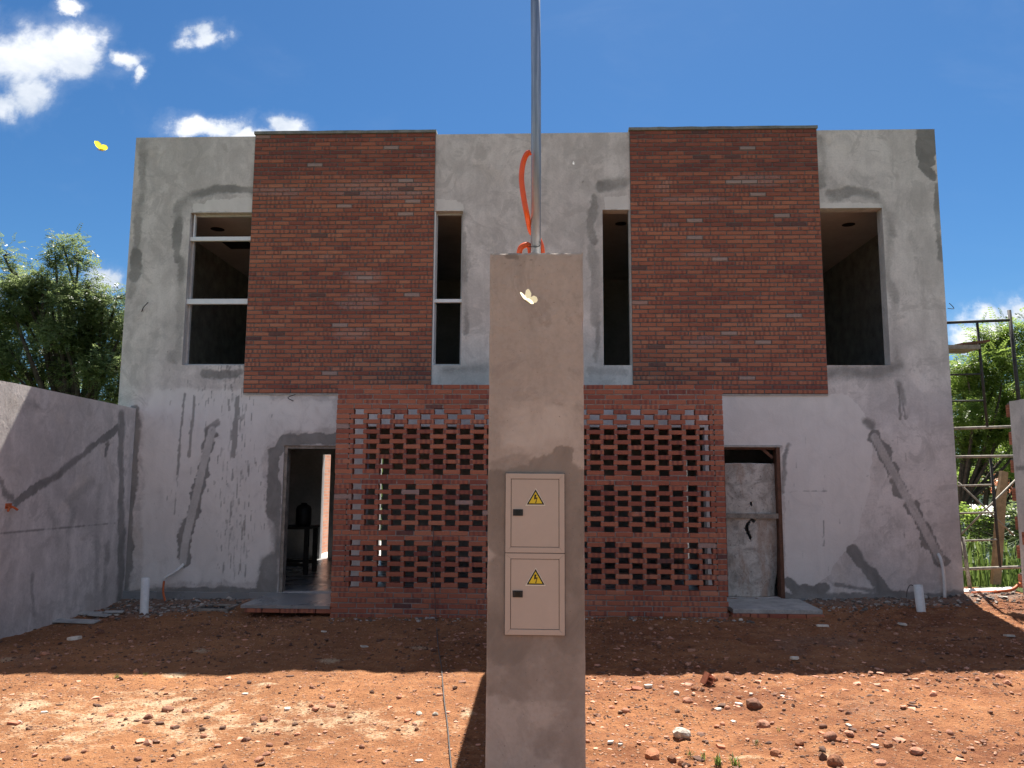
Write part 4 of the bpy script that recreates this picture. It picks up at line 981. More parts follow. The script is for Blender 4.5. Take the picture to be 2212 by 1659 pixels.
ST = dict(red=('stone', 'rounded reddish brown stone lying on the red soil', 'stone', 'red_stone', 'loose reddish stones'),
          clod=('soil_clod', 'rough dark brown clod of earth on the sunlit soil', 'clod', 'brown_clod', 'clods of earth'),
          grey=('stone', 'pale grey rough stone on the sunlit soil', 'stone', 'grey_stone', 'pale grey stones'),
          pale=('render_shard', 'pale broken piece of render or tile lying flat on the soil', 'shard', 'pale_shard', 'pale broken shards'),
          brick=('brick_shard', 'flat broken piece of red brick lying on the soil', 'brick shard', 'hollow_brick', 'broken brick pieces'))
STONES = {
 'red': [(1630, 1524, 20), (1648, 1570, 16), (1486, 1515, 11), (1795, 1594, 14), (1836, 1590, 9), (1571, 1530, 8), (1833, 1542, 7), (1816, 1531, 6), (1723, 1497, 6), (2016, 1502, 9), (1983, 1627, 13), (2051, 1585, 9),
         (2161, 1462, 8), (2176, 1477, 8), (2111, 1470, 7), (1351, 1536, 9), (1321, 1529, 7), (1561, 1565, 7), (1548, 1570, 6), (1778, 1570, 8), (1901, 1590, 9), (145, 1640, 9), (320, 1552, 11), (362, 1535, 12), (400, 1537, 9), (240, 1547, 8),
         (375, 1572, 9), (440, 1592, 8), (532, 1600, 10), (570, 1555, 10), (682, 1531, 9), (717, 1527, 10), (675, 1487, 9), (560, 1642, 10), (575, 1632, 9), (582, 1612, 8), (620, 1607, 7), (642, 1587, 7), (782, 1615, 8), (862, 1507, 6), (667, 1620, 6),
         (777, 1645, 7), (297, 1642, 8), (180, 1625, 6), (97, 1415, 8), (217, 1370, 9), (1843, 1377, 9), (315, 1562, 7), (730, 1493, 5), (590, 1622, 6), (1902, 1650, 11), (1430, 1487, 7), (1595, 1505, 7)],
 'clod': [(1411, 1637, 20), (1451, 1642, 13), (1473, 1652, 11), (1676, 1630, 12), (1806, 1651, 18), (1726, 1606, 11), (1541, 1470, 9), (1571, 1468, 8), (1500, 1490, 8), (1810, 1600, 7), (672, 1527, 7), (900, 1577, 6), (1918, 1612, 9)],
 'grey': [(1473, 1588, 21), (905, 1543, 8), (940, 1545, 8), (1461, 1500, 7), (1353, 1536, 6), (40, 1562, 7), (1400, 1487, 5), (1240, 1362, 6)],
 'pale': [(1596, 1522, 9), (1551, 1533, 9), (1401, 1484, 13), (1583, 1560, 7), (1833, 1568, 8), (905, 1645, 9), (160, 1381, 14), (787, 1398, 9), (1716, 1428, 12), (1776, 1355, 14), (1951, 1354, 9), (2181, 1375, 10), (620, 1532, 9), (95, 1540, 8), (1622, 1500, 6), (1690, 1505, 6), (1319, 1610, 8), (1340, 1610, 6), (1890, 1612, 8), (530, 1500, 7), (1600, 1340, 7), (700, 1365, 7), (250, 1330, 8)],
 'brick': [(1378, 1490, 14), (1356, 1487, 10), (1558, 1614, 11), (880, 1557, 8), (30, 1565, 14), (600, 1585, 8), (1775, 1585, 9), (1850, 1605, 8)]}
si = 0
for kind, lst in STONES.items():
    nm, lb, ct, mt, gp = ST[kind]
    for (px, py, r) in lst:
        si += 1; g = gnd(px, py); dist = (g - camo.location).length; R_ = r / FPX * dist
        lit = g.y < -3.95
        if kind in ('pale', 'brick'): me = shard_mesh(nm, R_ * 1.1, si, max(.012, R_ * .35), mt)
        else: me = rock_mesh(nm, R_, si, .62 if kind != 'clod' else .8, mt, 2, .05 if kind == 'red' and si % 4 == 0 else .25)
        o = obj(nm, me, None, (g.x, g.y, gzf(g.x, g.y) + (R_ * .14 if kind not in ('pale', 'brick') else -.002)))
        o.rotation_euler = (random.uniform(-.12, .12), random.uniform(-.12, .12), random.uniform(0, 6.28))
        where = 'on the sunlit soil' if lit else 'on the soil in the shadow of the house'
        lab = {'red': 'reddish brown stone lying ', 'clod': 'rough dark brown clod of earth ', 'grey': 'pale grey rough stone ', 'pale': 'pale broken shard of render lying flat ', 'brick': 'flat broken piece of red brick '}[kind] + where
        bx = g.x
        near_ = ('before the left boundary wall' if bx < -4.6 else 'before the open doorway' if bx < -2.7 else 'between doorway and cable' if bx < -1.3 else 'beside the trailing cable' if bx < -.2
                 else 'right beside the pillar' if bx < .8 else 'before the screen past the pillar' if bx < 2.3 else 'before the torn sheet door' if bx < 3.4 else 'before the leaning drain pipe')
        where = ('at the sunlit shadow edge ' if -4.75 < g.y else 'out in full sun ') if lit else 'in the house shadow '
        lab = {'red': 'reddish stone ', 'clod': 'dark earth clod ', 'grey': 'pale grey stone ', 'pale': 'pale flat shard ', 'brick': 'broken red brick piece '}[kind] + where + near_
        if kind in ('clod', 'pale', 'grey', 'brick'): lab = ('larger ' if r >= 9 else 'small ') + lab
        if kind == 'red': lab = ('large ' if r >= 15 else 'small ' if r < 9 else 'fist-sized ') + lab
        tag(o, lab, ct, gp)
# hollow brick offcut standing in the sun
g = gnd(1526, 1481); hb = thing('hollow_brick_piece', 'broken red hollow brick piece with round cores standing by the shadow edge', 'brick piece', (g.x, g.y, g.z))
hb.rotation_euler = (.1, .45, .5); hb.scale = (.85, .85, .85)
m = MB()
for i in range(3): m.box(-.052, .052, -.035, -.027, .004 + i * .038, .01 + i * .038)
m.box(-.055, -.045, -.035, .035, 0, .115).box(.02, .03, -.035, .03, 0, .10).box(-.055, .055, .028, .036, 0, .11).box(-.055, .055, -.035, .035, 0, .012)
for z_ in (.045, .082): m.box(-.05, .045, -.03, .03, z_, z_ + .008)
m.build('brick_shell', 'hollow_brick', hb)

# gravel: thousands of pebbles nobody could count
def scatter(name, pts, rad, mt, seed, flat=(.35, .8), kinds=10, label=None):
    rr = np.random.default_rng(seed); base = []
    for k in range(kinds):
        bm = bmesh.new(); bmesh.ops.create_icosphere(bm, subdivisions=1, radius=1.0)
        for vv in bm.verts: vv.co *= rr.uniform(.5, 1.2)
        bm.verts.index_update(); v_ = np.array([vv.co[:] for vv in bm.verts]); f_ = np.array([[q.index for q in f.verts] for f in bm.faces]); bm.free(); base.append((v_, f_))
    VV, FF, n = [], [], 0
    for (x, y, z), r in zip(pts, rad):
        v_, f_ = base[rr.integers(kinds)]; a = rr.uniform(0, 6.28); ca, sa = math.cos(a), math.sin(a)
        s = np.array([r * rr.uniform(.8, 1.3), r * rr.uniform(.6, 1.0), r * rr.uniform(*flat)])
        q = v_ * s; q = np.stack([q[:, 0] * ca - q[:, 1] * sa + x, q[:, 0] * sa + q[:, 1] * ca + y, q[:, 2] + z + s[2] * .35], 1)
        VV.append(q); FF.append(f_ + n); n += len(v_)
    me = mesh(name, np.concatenate(VV), np.concatenate(FF), mt)
    return tag(obj(name, me), label, None, None, 'stuff')
def gravel_points(n, x0, x1, y0, y1, seed, dens=None):
    rr = np.random.default_rng(seed); x = rr.uniform(x0, x1, n); y = rr.uniform(y0, y1, n)
    if dens is not None: k = rr.uniform(0, 1, n) < dens(x, y); x, y = x[k], y[k]
    return np.stack([x, y, gz(x, y)], 1)
P = gravel_points(42000, -6, 6.6, -6.6, -.1, 1, lambda x, y: .20 + .9 * np.clip(fbm(x * 1.2, y * 1.2, 5) + .18, 0, 1) * ((x > .3) | (y > -3.6)) + .5 * np.clip(fbm(x * 1.5, y * 1.5, 15), 0, 1))
rad = np.exp(RNG.normal(math.log(.0085), .55, len(P))).clip(.004, .036)
scatter('gravel', P, rad, 'gravel_mix', 2)
def rub(x, y):
    d = np.exp(-((y + .22) / .28) ** 2) * .55 + np.exp(-(((x + 5.1) / .75) ** 2 + ((y + .55) / .5) ** 2)) + .8 * np.exp(-(((x - 4.3) / .9) ** 2 + ((y + .25) / .3) ** 2)) + .25 * np.exp(-(((x - 5.8) / .3) ** 2 + ((y + .2) / .3) ** 2)) + .5 * np.exp(-((y + 1.25) / .12) ** 2) * (np.abs(x) < 2.6)
    return d
P = gravel_points(3400, -5.4, 6.2, -6.4, -1.3, 17, lambda x, y: .22 + .78 * ((x > .2) & (y < -3.6) & (y > -4.9)))
rad = np.exp(RNG.normal(math.log(.017), .5, len(P))).clip(.008, .045)
scatter('brick_chips', P, rad, 'chip_mix', 19, (.18, .4))
P = gravel_points(9000, -5.8, 6.45, -1.8, -.02, 7, rub)
P = P[~((np.abs(P[:, 0] + 3.2) < .6) & (P[:, 1] > -1.1)) & ~((np.abs(P[:, 0] - 2.95) < .58) & (P[:, 1] > -.97)) & ~((P[:, 0] > -2.62) & (P[:, 0] < 2.32) & (P[:, 1] > -1.12))]
rad = np.exp(RNG.normal(math.log(.017), .5, len(P))).clip(.006, .05)
scatter('rubble', P, rad, 'rubble_mix', 8, (.3, .6))
# flat tile offcuts by the left wall
for i, (px, py, l, wd, rz, lab) in enumerate([(155, 1346, .62, .17, .03, 'long grey tile strip lying on rubble in front of the left boundary wall'), (192, 1329, .30, .16, .1, 'squarish grey tile offcut at the foot of the left boundary wall'),
                                              (215, 1333, .26, .12, -.15, 'narrow grey tile offcut overlapping others at the left boundary wall'), (246, 1326, .22, .11, .35, 'small skewed grey tile offcut between left boundary wall and upright drain pipe')]):
    g = gnd(px, py); m = MB().box(-l / 2, l / 2, -wd / 2, wd / 2, 0, .012)
    o = m.build('tile_offcut', 'concrete'); o.location = (g.x, g.y, g.z + .02); o.rotation_euler = (.06, .03, rz); tag(o, lab, 'tile', 'tile offcuts by the left wall')
# open drain box beside the left step
g = gnd(462, 1317); db = thing('drain_box', 'open square drain box with dark opening beside the tiled step', 'drain box', (g.x, g.y + .05, g.z))
m = MB(); m.box(-.24, .24, -.20, -.16, -.1, .035).box(-.24, .24, .16, .20, -.1, .035).box(-.24, -.20, -.16, .16, -.1, .035).box(.20, .24, -.16, .16, -.1, .035); m.build('rim', 'timber_grey', db, bevel=.004)
MB().box(-.2, .2, -.16, .16, .004, .012).build('fill', 'black_shade', db)  # black sheet in place of a shaded hole inside the rim
# long cable hanging on the screen and running over the ground
pts = [at(936, 1136, -1.12), at(937, 1200, -1.125), at(939, 1270, -1.125), at(940, 1312, -1.13)]
for (px, py) in [(942, 1338), (944, 1370), (947, 1405), (953, 1440), (956, 1475), (960, 1520), (966, 1565), (970, 1610), (975, 1665)]:
    g = gnd(px, py); pts.append(Vector((g.x, g.y, g.z + .012)))
tag(MB().tube(spline(pts, 6), .0048, 6).build('cable', 'cable'), 'thin cable hanging from the brick screen and trailing over the ground', 'cable')
# weeds
def tuft(px, py, n, h, label):
    g = gnd(px, py); r = random.Random(int(px)); m = MB()
    for i in range(n):
        a = r.uniform(0, 6.28); hh = h * r.uniform(.5, 1); lean = r.uniform(.3, 1.1) * hh; w_ = h * .045; bx, by = r.uniform(-.3, .3) * h, r.uniform(-.3, .3) * h
        dx_, dy_ = math.cos(a), math.sin(a); px_, py_ = -dy_ * w_, dx_ * w_
        p0 = (bx, by); p1 = (bx + dx_ * lean * .4, by + dy_ * lean * .4); p2 = (bx + dx_ * lean, by + dy_ * lean)
        m.add([(p0[0] - px_, p0[1] - py_, 0), (p0[0] + px_, p0[1] + py_, 0), (p1[0] + px_, p1[1] + py_, hh * .7), (p1[0] - px_, p1[1] - py_, hh * .7), (p2[0], p2[1], hh)], [(0, 1, 2, 3), (3, 2, 4)])
    o = obj('weed', mesh('weed', m.v, m.f, 'grass_blade'), None, tuple(g)); tag(o, label, 'weed', 'small weeds in the soil')
for (px, py, n, h) in [(1552, 1652, 26, .07), (1590, 1655, 20, .07), (1520, 1640, 10, .05), (1636, 1612, 8, .05), (1492, 1634, 8, .05), (252, 1465, 12, .05), (314, 1460, 10, .04), (1682, 1580, 6, .04)]:
    tuft(px, py, n, h, 'small green weed sprouting from the sunlit soil')

# ================================================================== scaffold and the timber beside the house
SY = .62
sc = thing('scaffold', 'dark steel tube scaffold frames standing beside the right end of the house', 'scaffold', (6.2, SY, 0))
so_ = (6.2, SY, 0)
def tubeV(name, p, q, r, mt, dy=0.0): return MB().tube([at(*p, SY + dy), at(*q, SY + dy)], r, 10).build(name, mt, sc, so_, True)
tubeV('post', (2180, 670), (2214, 985), .026, 'scaffold_dark'); tubeV('crossbar', (2036, 697.5), (2184, 691.5), .022, 'scaffold_dark')
tubeV('upright', (2110.8, 698), (2132.4, 921.5), .019, 'scaffold_dark')
for p, q in (((2046, 809.6), (2120, 808)), ((2056, 866.6), (2124.7, 865.2)), ((2062, 752.6), (2117, 752))): tubeV('rung', p, q, .013, 'scaffold_dark')
tubeV('crossbar', (2052, 926), (2190, 921.6), .021, 'scaffold_worn'); tubeV('crossbar', (2056, 987.2), (2206, 985), .021, 'scaffold_worn')
tubeV('upright', (2139.5, 990), (2160.6, 1226), .019, 'scaffold_dark')
for p, q in (((2062, 1050), (2143, 1047.3)), ((2066, 1109), (2152, 1106.8)), ((2072, 1168.5), (2154.4, 1165.8))): tubeV('rung', p, q, .014, 'scaffold_worn')
tubeV('crossbar', (2076, 1229.5), (2212, 1224.5), .022, 'scaffold_worn'); tubeV('post', (2207, 985), (2232, 1275), .025, 'scaffold_worn'); tubeV('post', (2079, 1160), (2096, 1275), .026, 'scaffold_worn', -.03)
tubeV('post', (2034, 690), (2076, 1200), .025, 'scaffold_dark', .02)
tubeV('brace', (2070, 1042), (2190, 1156), .013, 'scaffold_worn', .25); tubeV('brace', (2072, 1158), (2196, 1034), .013, 'scaffold_worn', .22)
a, b = at(2046, 746, SY), at(2113, 743, SY)
o = MB().box(a.x, b.x, SY - .05, SY + .40, a.z - .06, a.z).build('platform', 'timber_grey', sc, so_)
pk = MB().box(-.1, .30, -.05, .35, 0, .035, Matrix.Translation((at(2090, 738, SY).x, SY, a.z + .01)) @ Matrix.Rotation(-.12, 4, 'Y') @ Matrix.Rotation(.05, 4, 'X'))
tag(pk.build('plank', 'timber_red'), 'reddish brown plank lying on the scaffold platform', 'plank')
q0 = gnd(2150, 1259); P0, P1 = at(2150.6, 1262, 1.5), at(2166, 1017, 1.5)
m = MB(); wv = .062
m.add([(P0.x - wv, 1.46, P0.z), (P0.x + wv, 1.46, P0.z), (P0.x + wv, 1.54, P0.z), (P0.x - wv, 1.54, P0.z)] +
      [((P0.x * .25 + P1.x * .75) - wv * .98, 1.46, P0.z * .25 + P1.z * .75), ((P0.x * .25 + P1.x * .75) + wv, 1.46, P0.z * .25 + P1.z * .75), ((P0.x * .25 + P1.x * .75) + wv, 1.54, P0.z * .25 + P1.z * .75), ((P0.x * .25 + P1.x * .75) - wv * .98, 1.54, P0.z * .25 + P1.z * .75)] +
      [(P1.x - wv * .5, 1.46, P1.z), (P1.x + wv, 1.46, P1.z - .02), (P1.x + wv, 1.54, P1.z - .02), (P1.x - wv * .5, 1.54, P1.z)],
      [(0, 1, 5, 4), (1, 2, 6, 5), (2, 3, 7, 6), (3, 0, 4, 7), (4, 5, 9, 8), (5, 6, 10, 9), (6, 7, 11, 10), (7, 4, 8, 11), (8, 9, 10, 11)])
tag(m.build('timber_post', 'timber'), 'raw timber post with a notched top standing behind the scaffold', 'post')
a = gnd(2098, 1252); b = gnd(2190, 1272)
for i, (dy_, dz_, mt, lab) in enumerate(((0, .16, 'tin_sheet', 'white painted board lying on the rubble heap by the scaffold foot'), (.12, .10, 'timber_grey', 'grey plank lying under the white board by the scaffold foot'))):
    M_ = Matrix.Translation((6.12, .30 + dy_, dz_ + .02)) @ Matrix.Rotation(-.14, 4, 'Y') @ Matrix.Rotation(-.5 + .12 * i, 4, 'Z')
    tag(MB().box(-.42, .40, -.10, .10, 0, .025, M_).build('board', mt), lab, 'board')
tag(MB().tube(spline([Vector((5.80, -.05, .20)), Vector((6.0, -.06, .21)), Vector((6.15, -.02, .22)), Vector((6.3, -.10, .26)), Vector((6.45, -.02, .33))], 6), .02, 10).build('orange_pipe', 'orange_dull', None, None, True), 'dull orange pipe lying over the rubble heap beside the scaffold', 'pipe')

# ================================================================== room behind the open doorway
tb = thing('work_table', 'dark wooden work table standing inside the open left doorway', 'table', (-4.25, 2.2, .1))
MB().box(-.45, .45, -.30, .30, .74, .78).build('tabletop', 'dark_furniture', tb, bevel=.004)
for sx_ in (-.39, .39):
    for sy_ in (-.25, .25): MB().box(sx_ - .035, sx_ + .035, sy_ - .035, sy_ + .035, 0, .74).build('leg', 'dark_furniture', tb)
MB().box(-.39, .39, -.27, -.23, .14, .19).build('stretcher', 'dark_furniture', tb); MB().box(-.39, .39, .23, .27, .14, .19).build('stretcher', 'dark_furniture', tb)
def lathe(prof, n=20):
    m = MB(); vs = [(r * math.cos(2 * PI * j / n), r * math.sin(2 * PI * j / n), z) for r, z in prof for j in range(n)]
    m.add(vs, [(i * n + j, i * n + (j + 1) % n, (i + 1) * n + (j + 1) % n, (i + 1) * n + j) for i in range(len(prof) - 1) for j in range(n)]); return m
o = lathe([(.001, 0), (.07, 0), (.072, .12), (.06, .16), (.035, .19), (.035, .23), (.045, .235), (.001, .235)]).build('bottle', 'black_plastic', None, None, True); o.location = (-4.42, 2.15, .882); tag(o, 'dark squat bottle on the work table in the open doorway', 'bottle')
o = lathe([(.001, 0), (.12, 0), (.13, .05), (.13, .28), (.11, .33), (.05, .36), (.05, .38), (.001, .38)]).build('water_jug', 'black_plastic', None, None, True); o.location = (-4.0, 2.2, .882); tag(o, 'large dark water jug on the work table in the open doorway', 'jug')

# ================================================================== trees
def frond(bm_v, bm_f, n0, p, d, up, L, npair, lw, ll, rr):
    """one pinnate leaf: pairs of small leaflets along a curved rachis"""
    side = d.cross(up).normalized(); up = side.cross(d).normalized()
    for i in range(npair):
        q = (i + .6) / npair; c = p + d * (L * q) - up * (L * .2 * q * q)
        for s in (-1, 1):
            o = (side * s * .92 + d * .4 - up * rr.uniform(0, .35)).normalized(); e = (o.cross(up) + up * rr.uniform(-.4, .4)).normalized()
            l = ll * (1 - .45 * q) * rr.uniform(.85, 1.15)
            bm_v += [c, c + o * l * .5 + e * lw, c + o * l, c + o * l * .5 - e * lw]; bm_f.append((n0, n0 + 1, n0 + 2, n0 + 3)); n0 += 4
    return n0
def tree(name, label, base, blobs, nfrond, mt, L=.26, npair=6, lw=.012, ll=.075, seed=1, trunk_r=.16, group=None, fork=1.6):
    rr = random.Random(seed); base = Vector(base); t_ = thing(name, label, 'tree', tuple(base), group)
    V, F, n0 = [], [], 0; m = MB()
    fk = base + Vector((rr.uniform(-.2, .2), rr.uniform(-.2, .2), fork))
    m.tube(spline([base - Vector((0, 0, .3)), base + Vector((.05, 0, fork * .5)), fk], 5), [trunk_r * (1.25 - .5 * i / 10) for i in range(11)], 10)
    tot = sum(b[3] ** 2 * (b[4] if len(b) > 4 else 1) for b in blobs)
    for b in blobs:
        c = Vector(b[:3]); R = b[3]; dens = b[4] if len(b) > 4 else 1
        mid = fk.lerp(c, .5) + Vector((rr.uniform(-.3, .3), rr.uniform(-.3, .3), rr.uniform(.0, .35)))
        br = spline([fk, mid, c], 6); m.tube(br, [trunk_r * .40 * (1 - .85 * i / (len(br) - 1)) + .008 for i in range(len(br))], 7, False)
        nt = max(3, int(R * 11)); tips = []
        for k in range(nt):
            dv = Vector((rr.gauss(0, 1), rr.gauss(0, 1), rr.gauss(0, 1))).normalized(); tip = c + dv * R * rr.uniform(.45, .98)
            st_ = c + dv * R * .05 + Vector((0, 0, -R * .15)); tw_ = spline([st_, st_.lerp(tip, .55) + Vector((rr.uniform(-.1, .1), rr.uniform(-.1, .1), .08 * R)), tip], 3)
            m.tube(tw_, [.016 * (1 - .75 * i / (len(tw_) - 1)) for i in range(len(tw_))], 4, False); tips.append(tw_)
        k = int(nfrond * R ** 2 * dens / tot)
        for _ in range(k):
            tw_ = tips[rr.randrange(nt)]; q = tw_[rr.randrange(2, len(tw_))]; p = q + Vector((rr.gauss(0, .14), rr.gauss(0, .14), rr.gauss(0, .12)))
            d = (p - c) * .35 / max(R, .1) + Vector((rr.gauss(0, .8), rr.gauss(0, .8), rr.gauss(-.05, .5)))
            if d.length < .05: continue
            n0 = frond(V, F, n0, p, d.normalized(), Vector((rr.gauss(0, .3), rr.gauss(0, .3), 1)), L * rr.uniform(.7, 1.25), npair, lw, ll, rr)
    m.build('trunk', 'bark', t_, base, True)
    me = mesh('crown', np.array([tuple(v - base) for v in V]), F, mt); o = obj('crown', me, t_)
def PB(lst, Y):        # photo blobs on the plane y = Y -> world spheres
    out = []
    for (px, py, r, *rest) in lst:
        dy_ = rest[0] if rest else 0; c = at(px, py, Y + dy_); out.append((c.x, c.y, c.z, r / FPX * (Y + dy_ - CY), rest[1] if len(rest) > 1 else 1))
    return out
LB = PB([(140, 540, 34, 0, .9), (120, 565, 26), (170, 560, 26), (8, 552, 24, 0, .8), (60, 620, 50), (110, 640, 55, .5), (20, 650, 60, -.4), (160, 660, 55, -.3), (225, 645, 40, 0), (240, 690, 40, .4),
         (60, 700, 65, .6), (130, 715, 60, -.4), (200, 730, 55, .3), (255, 760, 45, .6), (10, 740, 65, .2), (90, 775, 55, .5), (160, 785, 45, .2), (225, 800, 45, -.3), (20, 800, 50, -.3), (120, 820, 35, .6), (240, 850, 30), (185, 850, 22, .4), (10, 830, 30, .5),
         (-80, 640, 90, .5), (-170, 720, 110, 1.0), (-60, 780, 80, .6), (215, 870, 40, .8), (265, 700, 40, 1.2), (255, 640, 28, .3), (262, 720, 34, .2), (262, 800, 36, .2), (258, 850, 30, .2), (200, 690, 45, .5), (35, 590, 34, .2), (90, 595, 34), (150, 620, 40, .3), (190, 615, 28)], 4.2)
tree('feathery_tree', 'broad feathery-leaved tree rising behind the left boundary wall', (-9.6, 4.6, gzf(-9.6, 4.6)), LB, 14500, 'leaf_green', .19, 5, .0135, .075, 5, .17, fork=2.0)
BB = PB([(60, 720, 150, 0), (200, 780, 110, 1), (-100, 760, 160, 1), (150, 860, 90, 0), (20, 860, 90, 0)], 9.5)
tree('dense_tree', 'darker dense tree standing further back behind the feathery tree on the left', (-12.5, 9.8, gzf(-12.5, 9.8)), BB, 3400, 'leaf_dark', .34, 5, .022, .12, 6, .2, fork=1.8)
RB = PB([(2085, 790, 45, 0), (2140, 745, 45, .3), (2195, 730, 45, 0), (2230, 790, 60, .5), (2170, 800, 45, -.3), (2110, 850, 50, .4), (2180, 870, 50, .3), (2080, 900, 40, -.3), (2230, 890, 60, .2), (2150, 930, 50, 0), (2090, 970, 40, .3), (2250, 730, 50, 0), (2030, 800, 60, 1), (2300, 830, 80, 1), (2010, 900, 70, 1)], 7.0)
tree('feathery_tree', 'light yellow-green feathery tree growing behind the scaffold', (9.3, 7.3, gzf(9.3, 7.3)), RB, 7500, 'leaf_yellow', .36, 7, .014, .095, 15, .09, fork=2.2)
RD = PB([(2100, 860, 70, 0), (2190, 850, 75, .6), (2140, 920, 70, 0), (2220, 950, 80, .5), (2085, 960, 60, .3), (2160, 1000, 60, 0), (2060, 1010, 60, 0), (2280, 880, 100, 1), (2000, 900, 90, 1), (2120, 800, 45, 1), (2230, 1030, 50, 0), (2130, 1040, 40, 1), (2190, 1040, 36, 1), (2080, 1060, 40, 1)], 13.0)
tree('dense_tree', 'dark dense tree behind the light feathery tree on the right', (13.5, 13.6, gzf(13.5, 13.6)), RD, 4200, 'leaf_dark', .36, 5, .026, .13, 16, .2, fork=2.0)
# shrubs and tall grass in the side passage
def shrub(px, py, Y, r, n, mt, label, seed):
    c = at(px, py, Y); R = r / FPX * (Y - CY); g = gzf(c.x, c.y); b_ = Vector((c.x, c.y, g))
    t_ = thing('shrub', label, 'shrub', tuple(b_)); rr = random.Random(seed); V, F, n0 = [], [], 0; m = MB()
    for k in range(7):
        tip = c + Vector((rr.gauss(0, .5), rr.gauss(0, .5), rr.uniform(-.2, .7))) * R; m.tube(spline([b_, b_.lerp(tip, .5) + Vector((rr.uniform(-.1, .1), 0, .1)), tip], 4), [.02 - .0016 * i for i in range(9)], 5, False)
    for _ in range(n):
        dv = Vector((rr.gauss(0, 1), rr.gauss(0, 1), rr.gauss(0, 1))).normalized(); p = c + dv * R * rr.uniform(.3, 1) ** .6
        d = (dv + Vector((rr.gauss(0, .6), rr.gauss(0, .6), rr.gauss(0, .4)))).normalized()
        n0 = frond(V, F, n0, p, d, Vector((0, 0, 1)), .25 * rr.uniform(.7, 1.2), 3, .026, .10, rr)
    m.build('stems', 'bark', t_, b_); obj('foliage', mesh('foliage', np.array([tuple(v - b_) for v in V]), F, mt), t_)
shrub(2088, 1040, 8.5, 24, 260, 'leaf_yellow', 'bright green leafy shrub growing above the pale tin roof', 3)
shrub(2185, 985, 8.0, 34, 320, 'leaf_yellow', 'round-leaved shrub growing beside the toothed end of the right wall', 4)
shrub(2095, 1140, 5.0, 35, 260, 'leaf_yellow', 'low bright shrub at the foot of the house side wall', 5)
shrub(2190, 1130, 4.6, 32, 260, 'leaf_green', 'low green shrub behind the timber post', 6)
def grass():
    rr = np.random.default_rng(5); n = 5200; x = rr.uniform(5.9, 12.5, n); y = rr.uniform(1.9, 9.5, n); k = (x > 5.95 + (y - 1.9) * .25) ; x, y = x[k], y[k]; z = gz(x, y); n = len(x)
    a = rr.uniform(0, 6.28, n); h = rr.uniform(.45, 1.15, n); ln = h * rr.uniform(.2, .8, n); w_ = rr.uniform(.008, .016, n)
    dx_, dy_ = np.cos(a), np.sin(a); px_, py_ = -dy_ * w_, dx_ * w_; V = np.zeros((n, 5, 3))
    V[:, 0] = np.stack([x - px_, y - py_, z], 1); V[:, 1] = np.stack([x + px_, y + py_, z], 1)
    mx, my, mz = x + dx_ * ln * .35, y + dy_ * ln * .35, z + h * .75
    V[:, 2] = np.stack([mx + px_, my + py_, mz], 1); V[:, 3] = np.stack([mx - px_, my - py_, mz], 1); V[:, 4] = np.stack([x + dx_ * ln, y + dy_ * ln, z + h * .85], 1)
    f = []
    for i in range(n): b = i * 5; f += [(b, b + 1, b + 2, b + 3), (b + 3, b + 2, b + 4)]
    tag(obj('tall_grass', mesh('tall_grass', V.reshape(-1, 3), f, 'grass_blade')), 'tall green grass filling the passage beyond the scaffold', None, None, 'stuff')
grass()
def far_woods():
    rr = np.random.default_rng(3); n = 16000; x = rr.uniform(-150, 170, n); y = 62 + rr.uniform(0, 14, n)
    top = 5.0 + 5.5 * fbm(x * .09, x * 0, 3) + 3.5 * fbm(x * .35, x * 0, 4); z = -3.4 + (top + 1) * rr.uniform(0, 1, n) ** .8
    d = rr.normal(0, 1, (n, 3)); d /= np.linalg.norm(d, axis=1)[:, None]; e = np.cross(d, rr.normal(0, 1, (n, 3))); e /= np.linalg.norm(e, axis=1)[:, None]
    c = np.stack([x, y, z], 1); sz = rr.uniform(.35, .95, n)[:, None]
    V = np.stack([c - d * sz, c + e * sz * .6, c + d * sz, c - e * sz * .6], 1).reshape(-1, 3); F = np.arange(4 * n).reshape(n, 4)
    tag(obj('far_woods', mesh('far_woods', V, F, 'leaf_dark')), 'far-off band of woods closing the horizon', None, None, 'stuff')
far_woods()
# neighbour's house and tin roof, below the level of the site
nb = thing('neighbour_house', 'pale green neighbouring house with orange tiled roof beyond the scaffold', 'house', (14.5, 19.0, -3.2))
c = at(2128, 1082, 18.0); d = at(2230, 1082, 18.0)
MB().box(c.x, d.x + 3, 18.0, 23.0, -3.6, at(2150, 1063, 18).z).build('wall', 'teal_wall', nb, (14.5, 19, -3.2))
ez = at(2150, 1064, 18).z
rf = MB(); rf.add([(c.x - .5, 17.5, ez - .05), (d.x + 3.5, 17.5, ez - .05), (d.x + 3.5, 20.5, ez + 1.1), (c.x + .9, 20.5, ez + 1.1)], [(0, 1, 2, 3)])
ro = rf.build('roof', 'roof_tile', nb, (14.5, 19, -3.2)); rr = random.Random(2)
for i in range(26):
    x = c.x - .45 + i * .27; x2 = max(x, c.x + .9) if i < 5 else x
    MB().tube([(x - 14.5, 17.44 - 19, ez - .03 + 3.2), (x2 - 14.5, 20.5 - 19, ez + 1.13 + 3.2)], .09, 6).build('roof_tile_row', 'roof_tile', ro)
tr_ = thing('tin_roof', 'pale corrugated tin shed roof beyond the scaffold', 'shed roof', (9.5, 9.0, gzf(9.5, 9.0)))
oo = (9.5, 9.0, gzf(9.5, 9.0)); A, B_, C_, D_ = at(2070, 1088, 10.2), at(2190, 1098, 10.2), at(2230, 1117, 8.8), at(2095, 1114, 8.8)
m = MB(); k = 40
vs = []; 
for i in range(k + 1):
    q = i / k; w_ = .02 * math.cos(i * PI)
    p, r_ = A.lerp(B_, q), D_.lerp(C_, q); vs += [p + Vector((0, 0, w_)), r_ + Vector((0, 0, w_))]
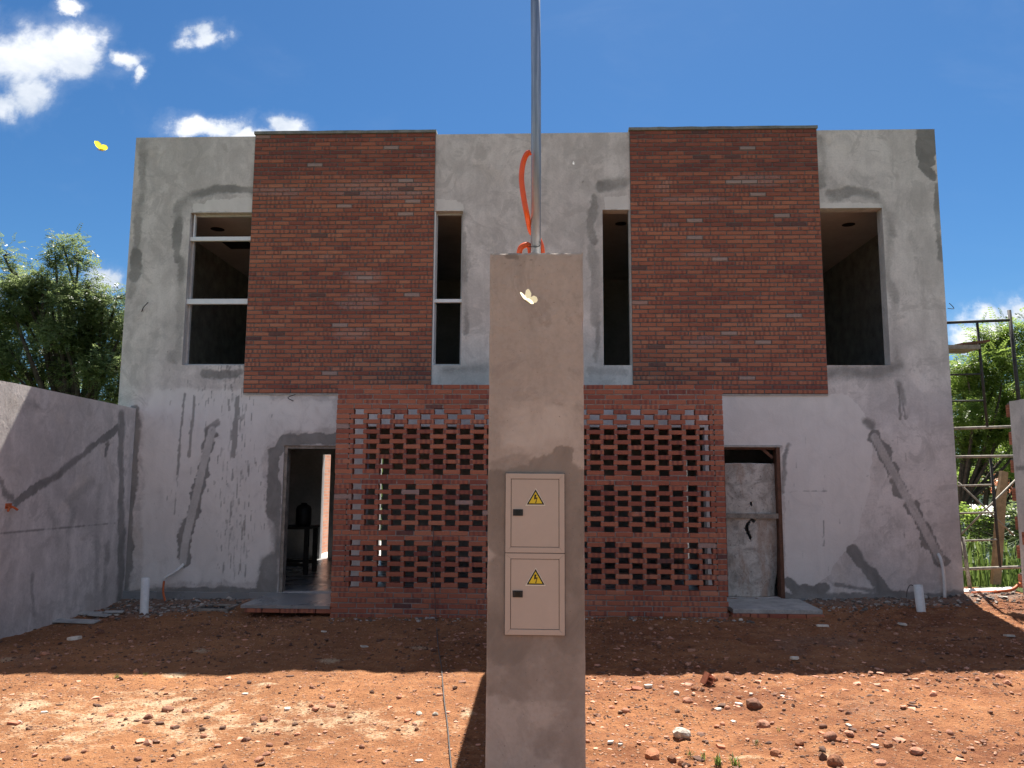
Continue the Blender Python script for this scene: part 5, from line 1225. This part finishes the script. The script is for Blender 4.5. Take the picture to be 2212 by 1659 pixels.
m.add(vs, [(2 * i, 2 * i + 1, 2 * i + 3, 2 * i + 2) for i in range(k)]); o = m.build('sheet', 'tin_sheet', tr_, oo); o.modifiers.new('t', 'SOLIDIFY').thickness = .006
for P_ in (A, B_, C_, D_): MB().tube([(P_.x, P_.y, P_.z - .02), (P_.x, P_.y, gzf(P_.x, P_.y) - .1)], .05, 8).build('post', 'timber_grey', tr_, oo)
# ================================================================== butterflies
def butterfly(px, py, dist, span, mt, label, rot, fold):
    d = ray(px, py).normalized(); p = camo.location + d * dist
    t_ = thing('butterfly', label, 'butterfly', tuple(p), 'butterflies in the air'); t_.rotation_euler = rot; s = span / 2
    MB().tube([(0, -.32 * s, 0), (0, 0, .02 * s), (0, .34 * s, 0)], [.02 * s, .05 * s, .03 * s], 8).build('body', 'timber_grey', t_)
    for sg, fo in ((1, fold[0]), (-1, fold[1])):
        ca, sa = math.cos(fo), math.sin(fo)
        for nm, prof in (('forewing', [(.03, .05), (.35, .42), (.78, .62), (1.0, .58), (.98, .40), (.80, .12), (.50, -.02), (.03, -.02)]), ('hindwing', [(.03, .0), (.5, .0), (.78, -.12), (.80, -.38), (.62, -.60), (.38, -.62), (.15, -.42), (.03, -.12)])):
            vs = [(sg * x * s * ca, y * s, x * s * sa - (.012 * s if nm == 'hindwing' else 0)) for x, y in prof]
            me = mesh(nm, vs, [tuple(range(len(vs)))] if sg > 0 else [tuple(reversed(range(len(vs))))], mt); o = obj(nm, me, t_)
butterfly(1138, 652, 2.2, .075, 'butterfly_cream', 'cream butterfly flying in front of the meter pillar', (math.radians(35), math.radians(-18), math.radians(70)), (math.radians(48), math.radians(38)))
butterfly(217, 325, 3.6, .075, 'butterfly_yellow', 'yellow butterfly flying against the blue sky left of the house', (math.radians(8), math.radians(-12), math.radians(112)), (math.radians(72), math.radians(48)))
butterfly(1237, 354, 7.2, .045, 'butterfly_white', 'tiny white butterfly flying in front of the upper wall right of the pole', (math.radians(70), math.radians(20), math.radians(60)), (math.radians(65), math.radians(55)))
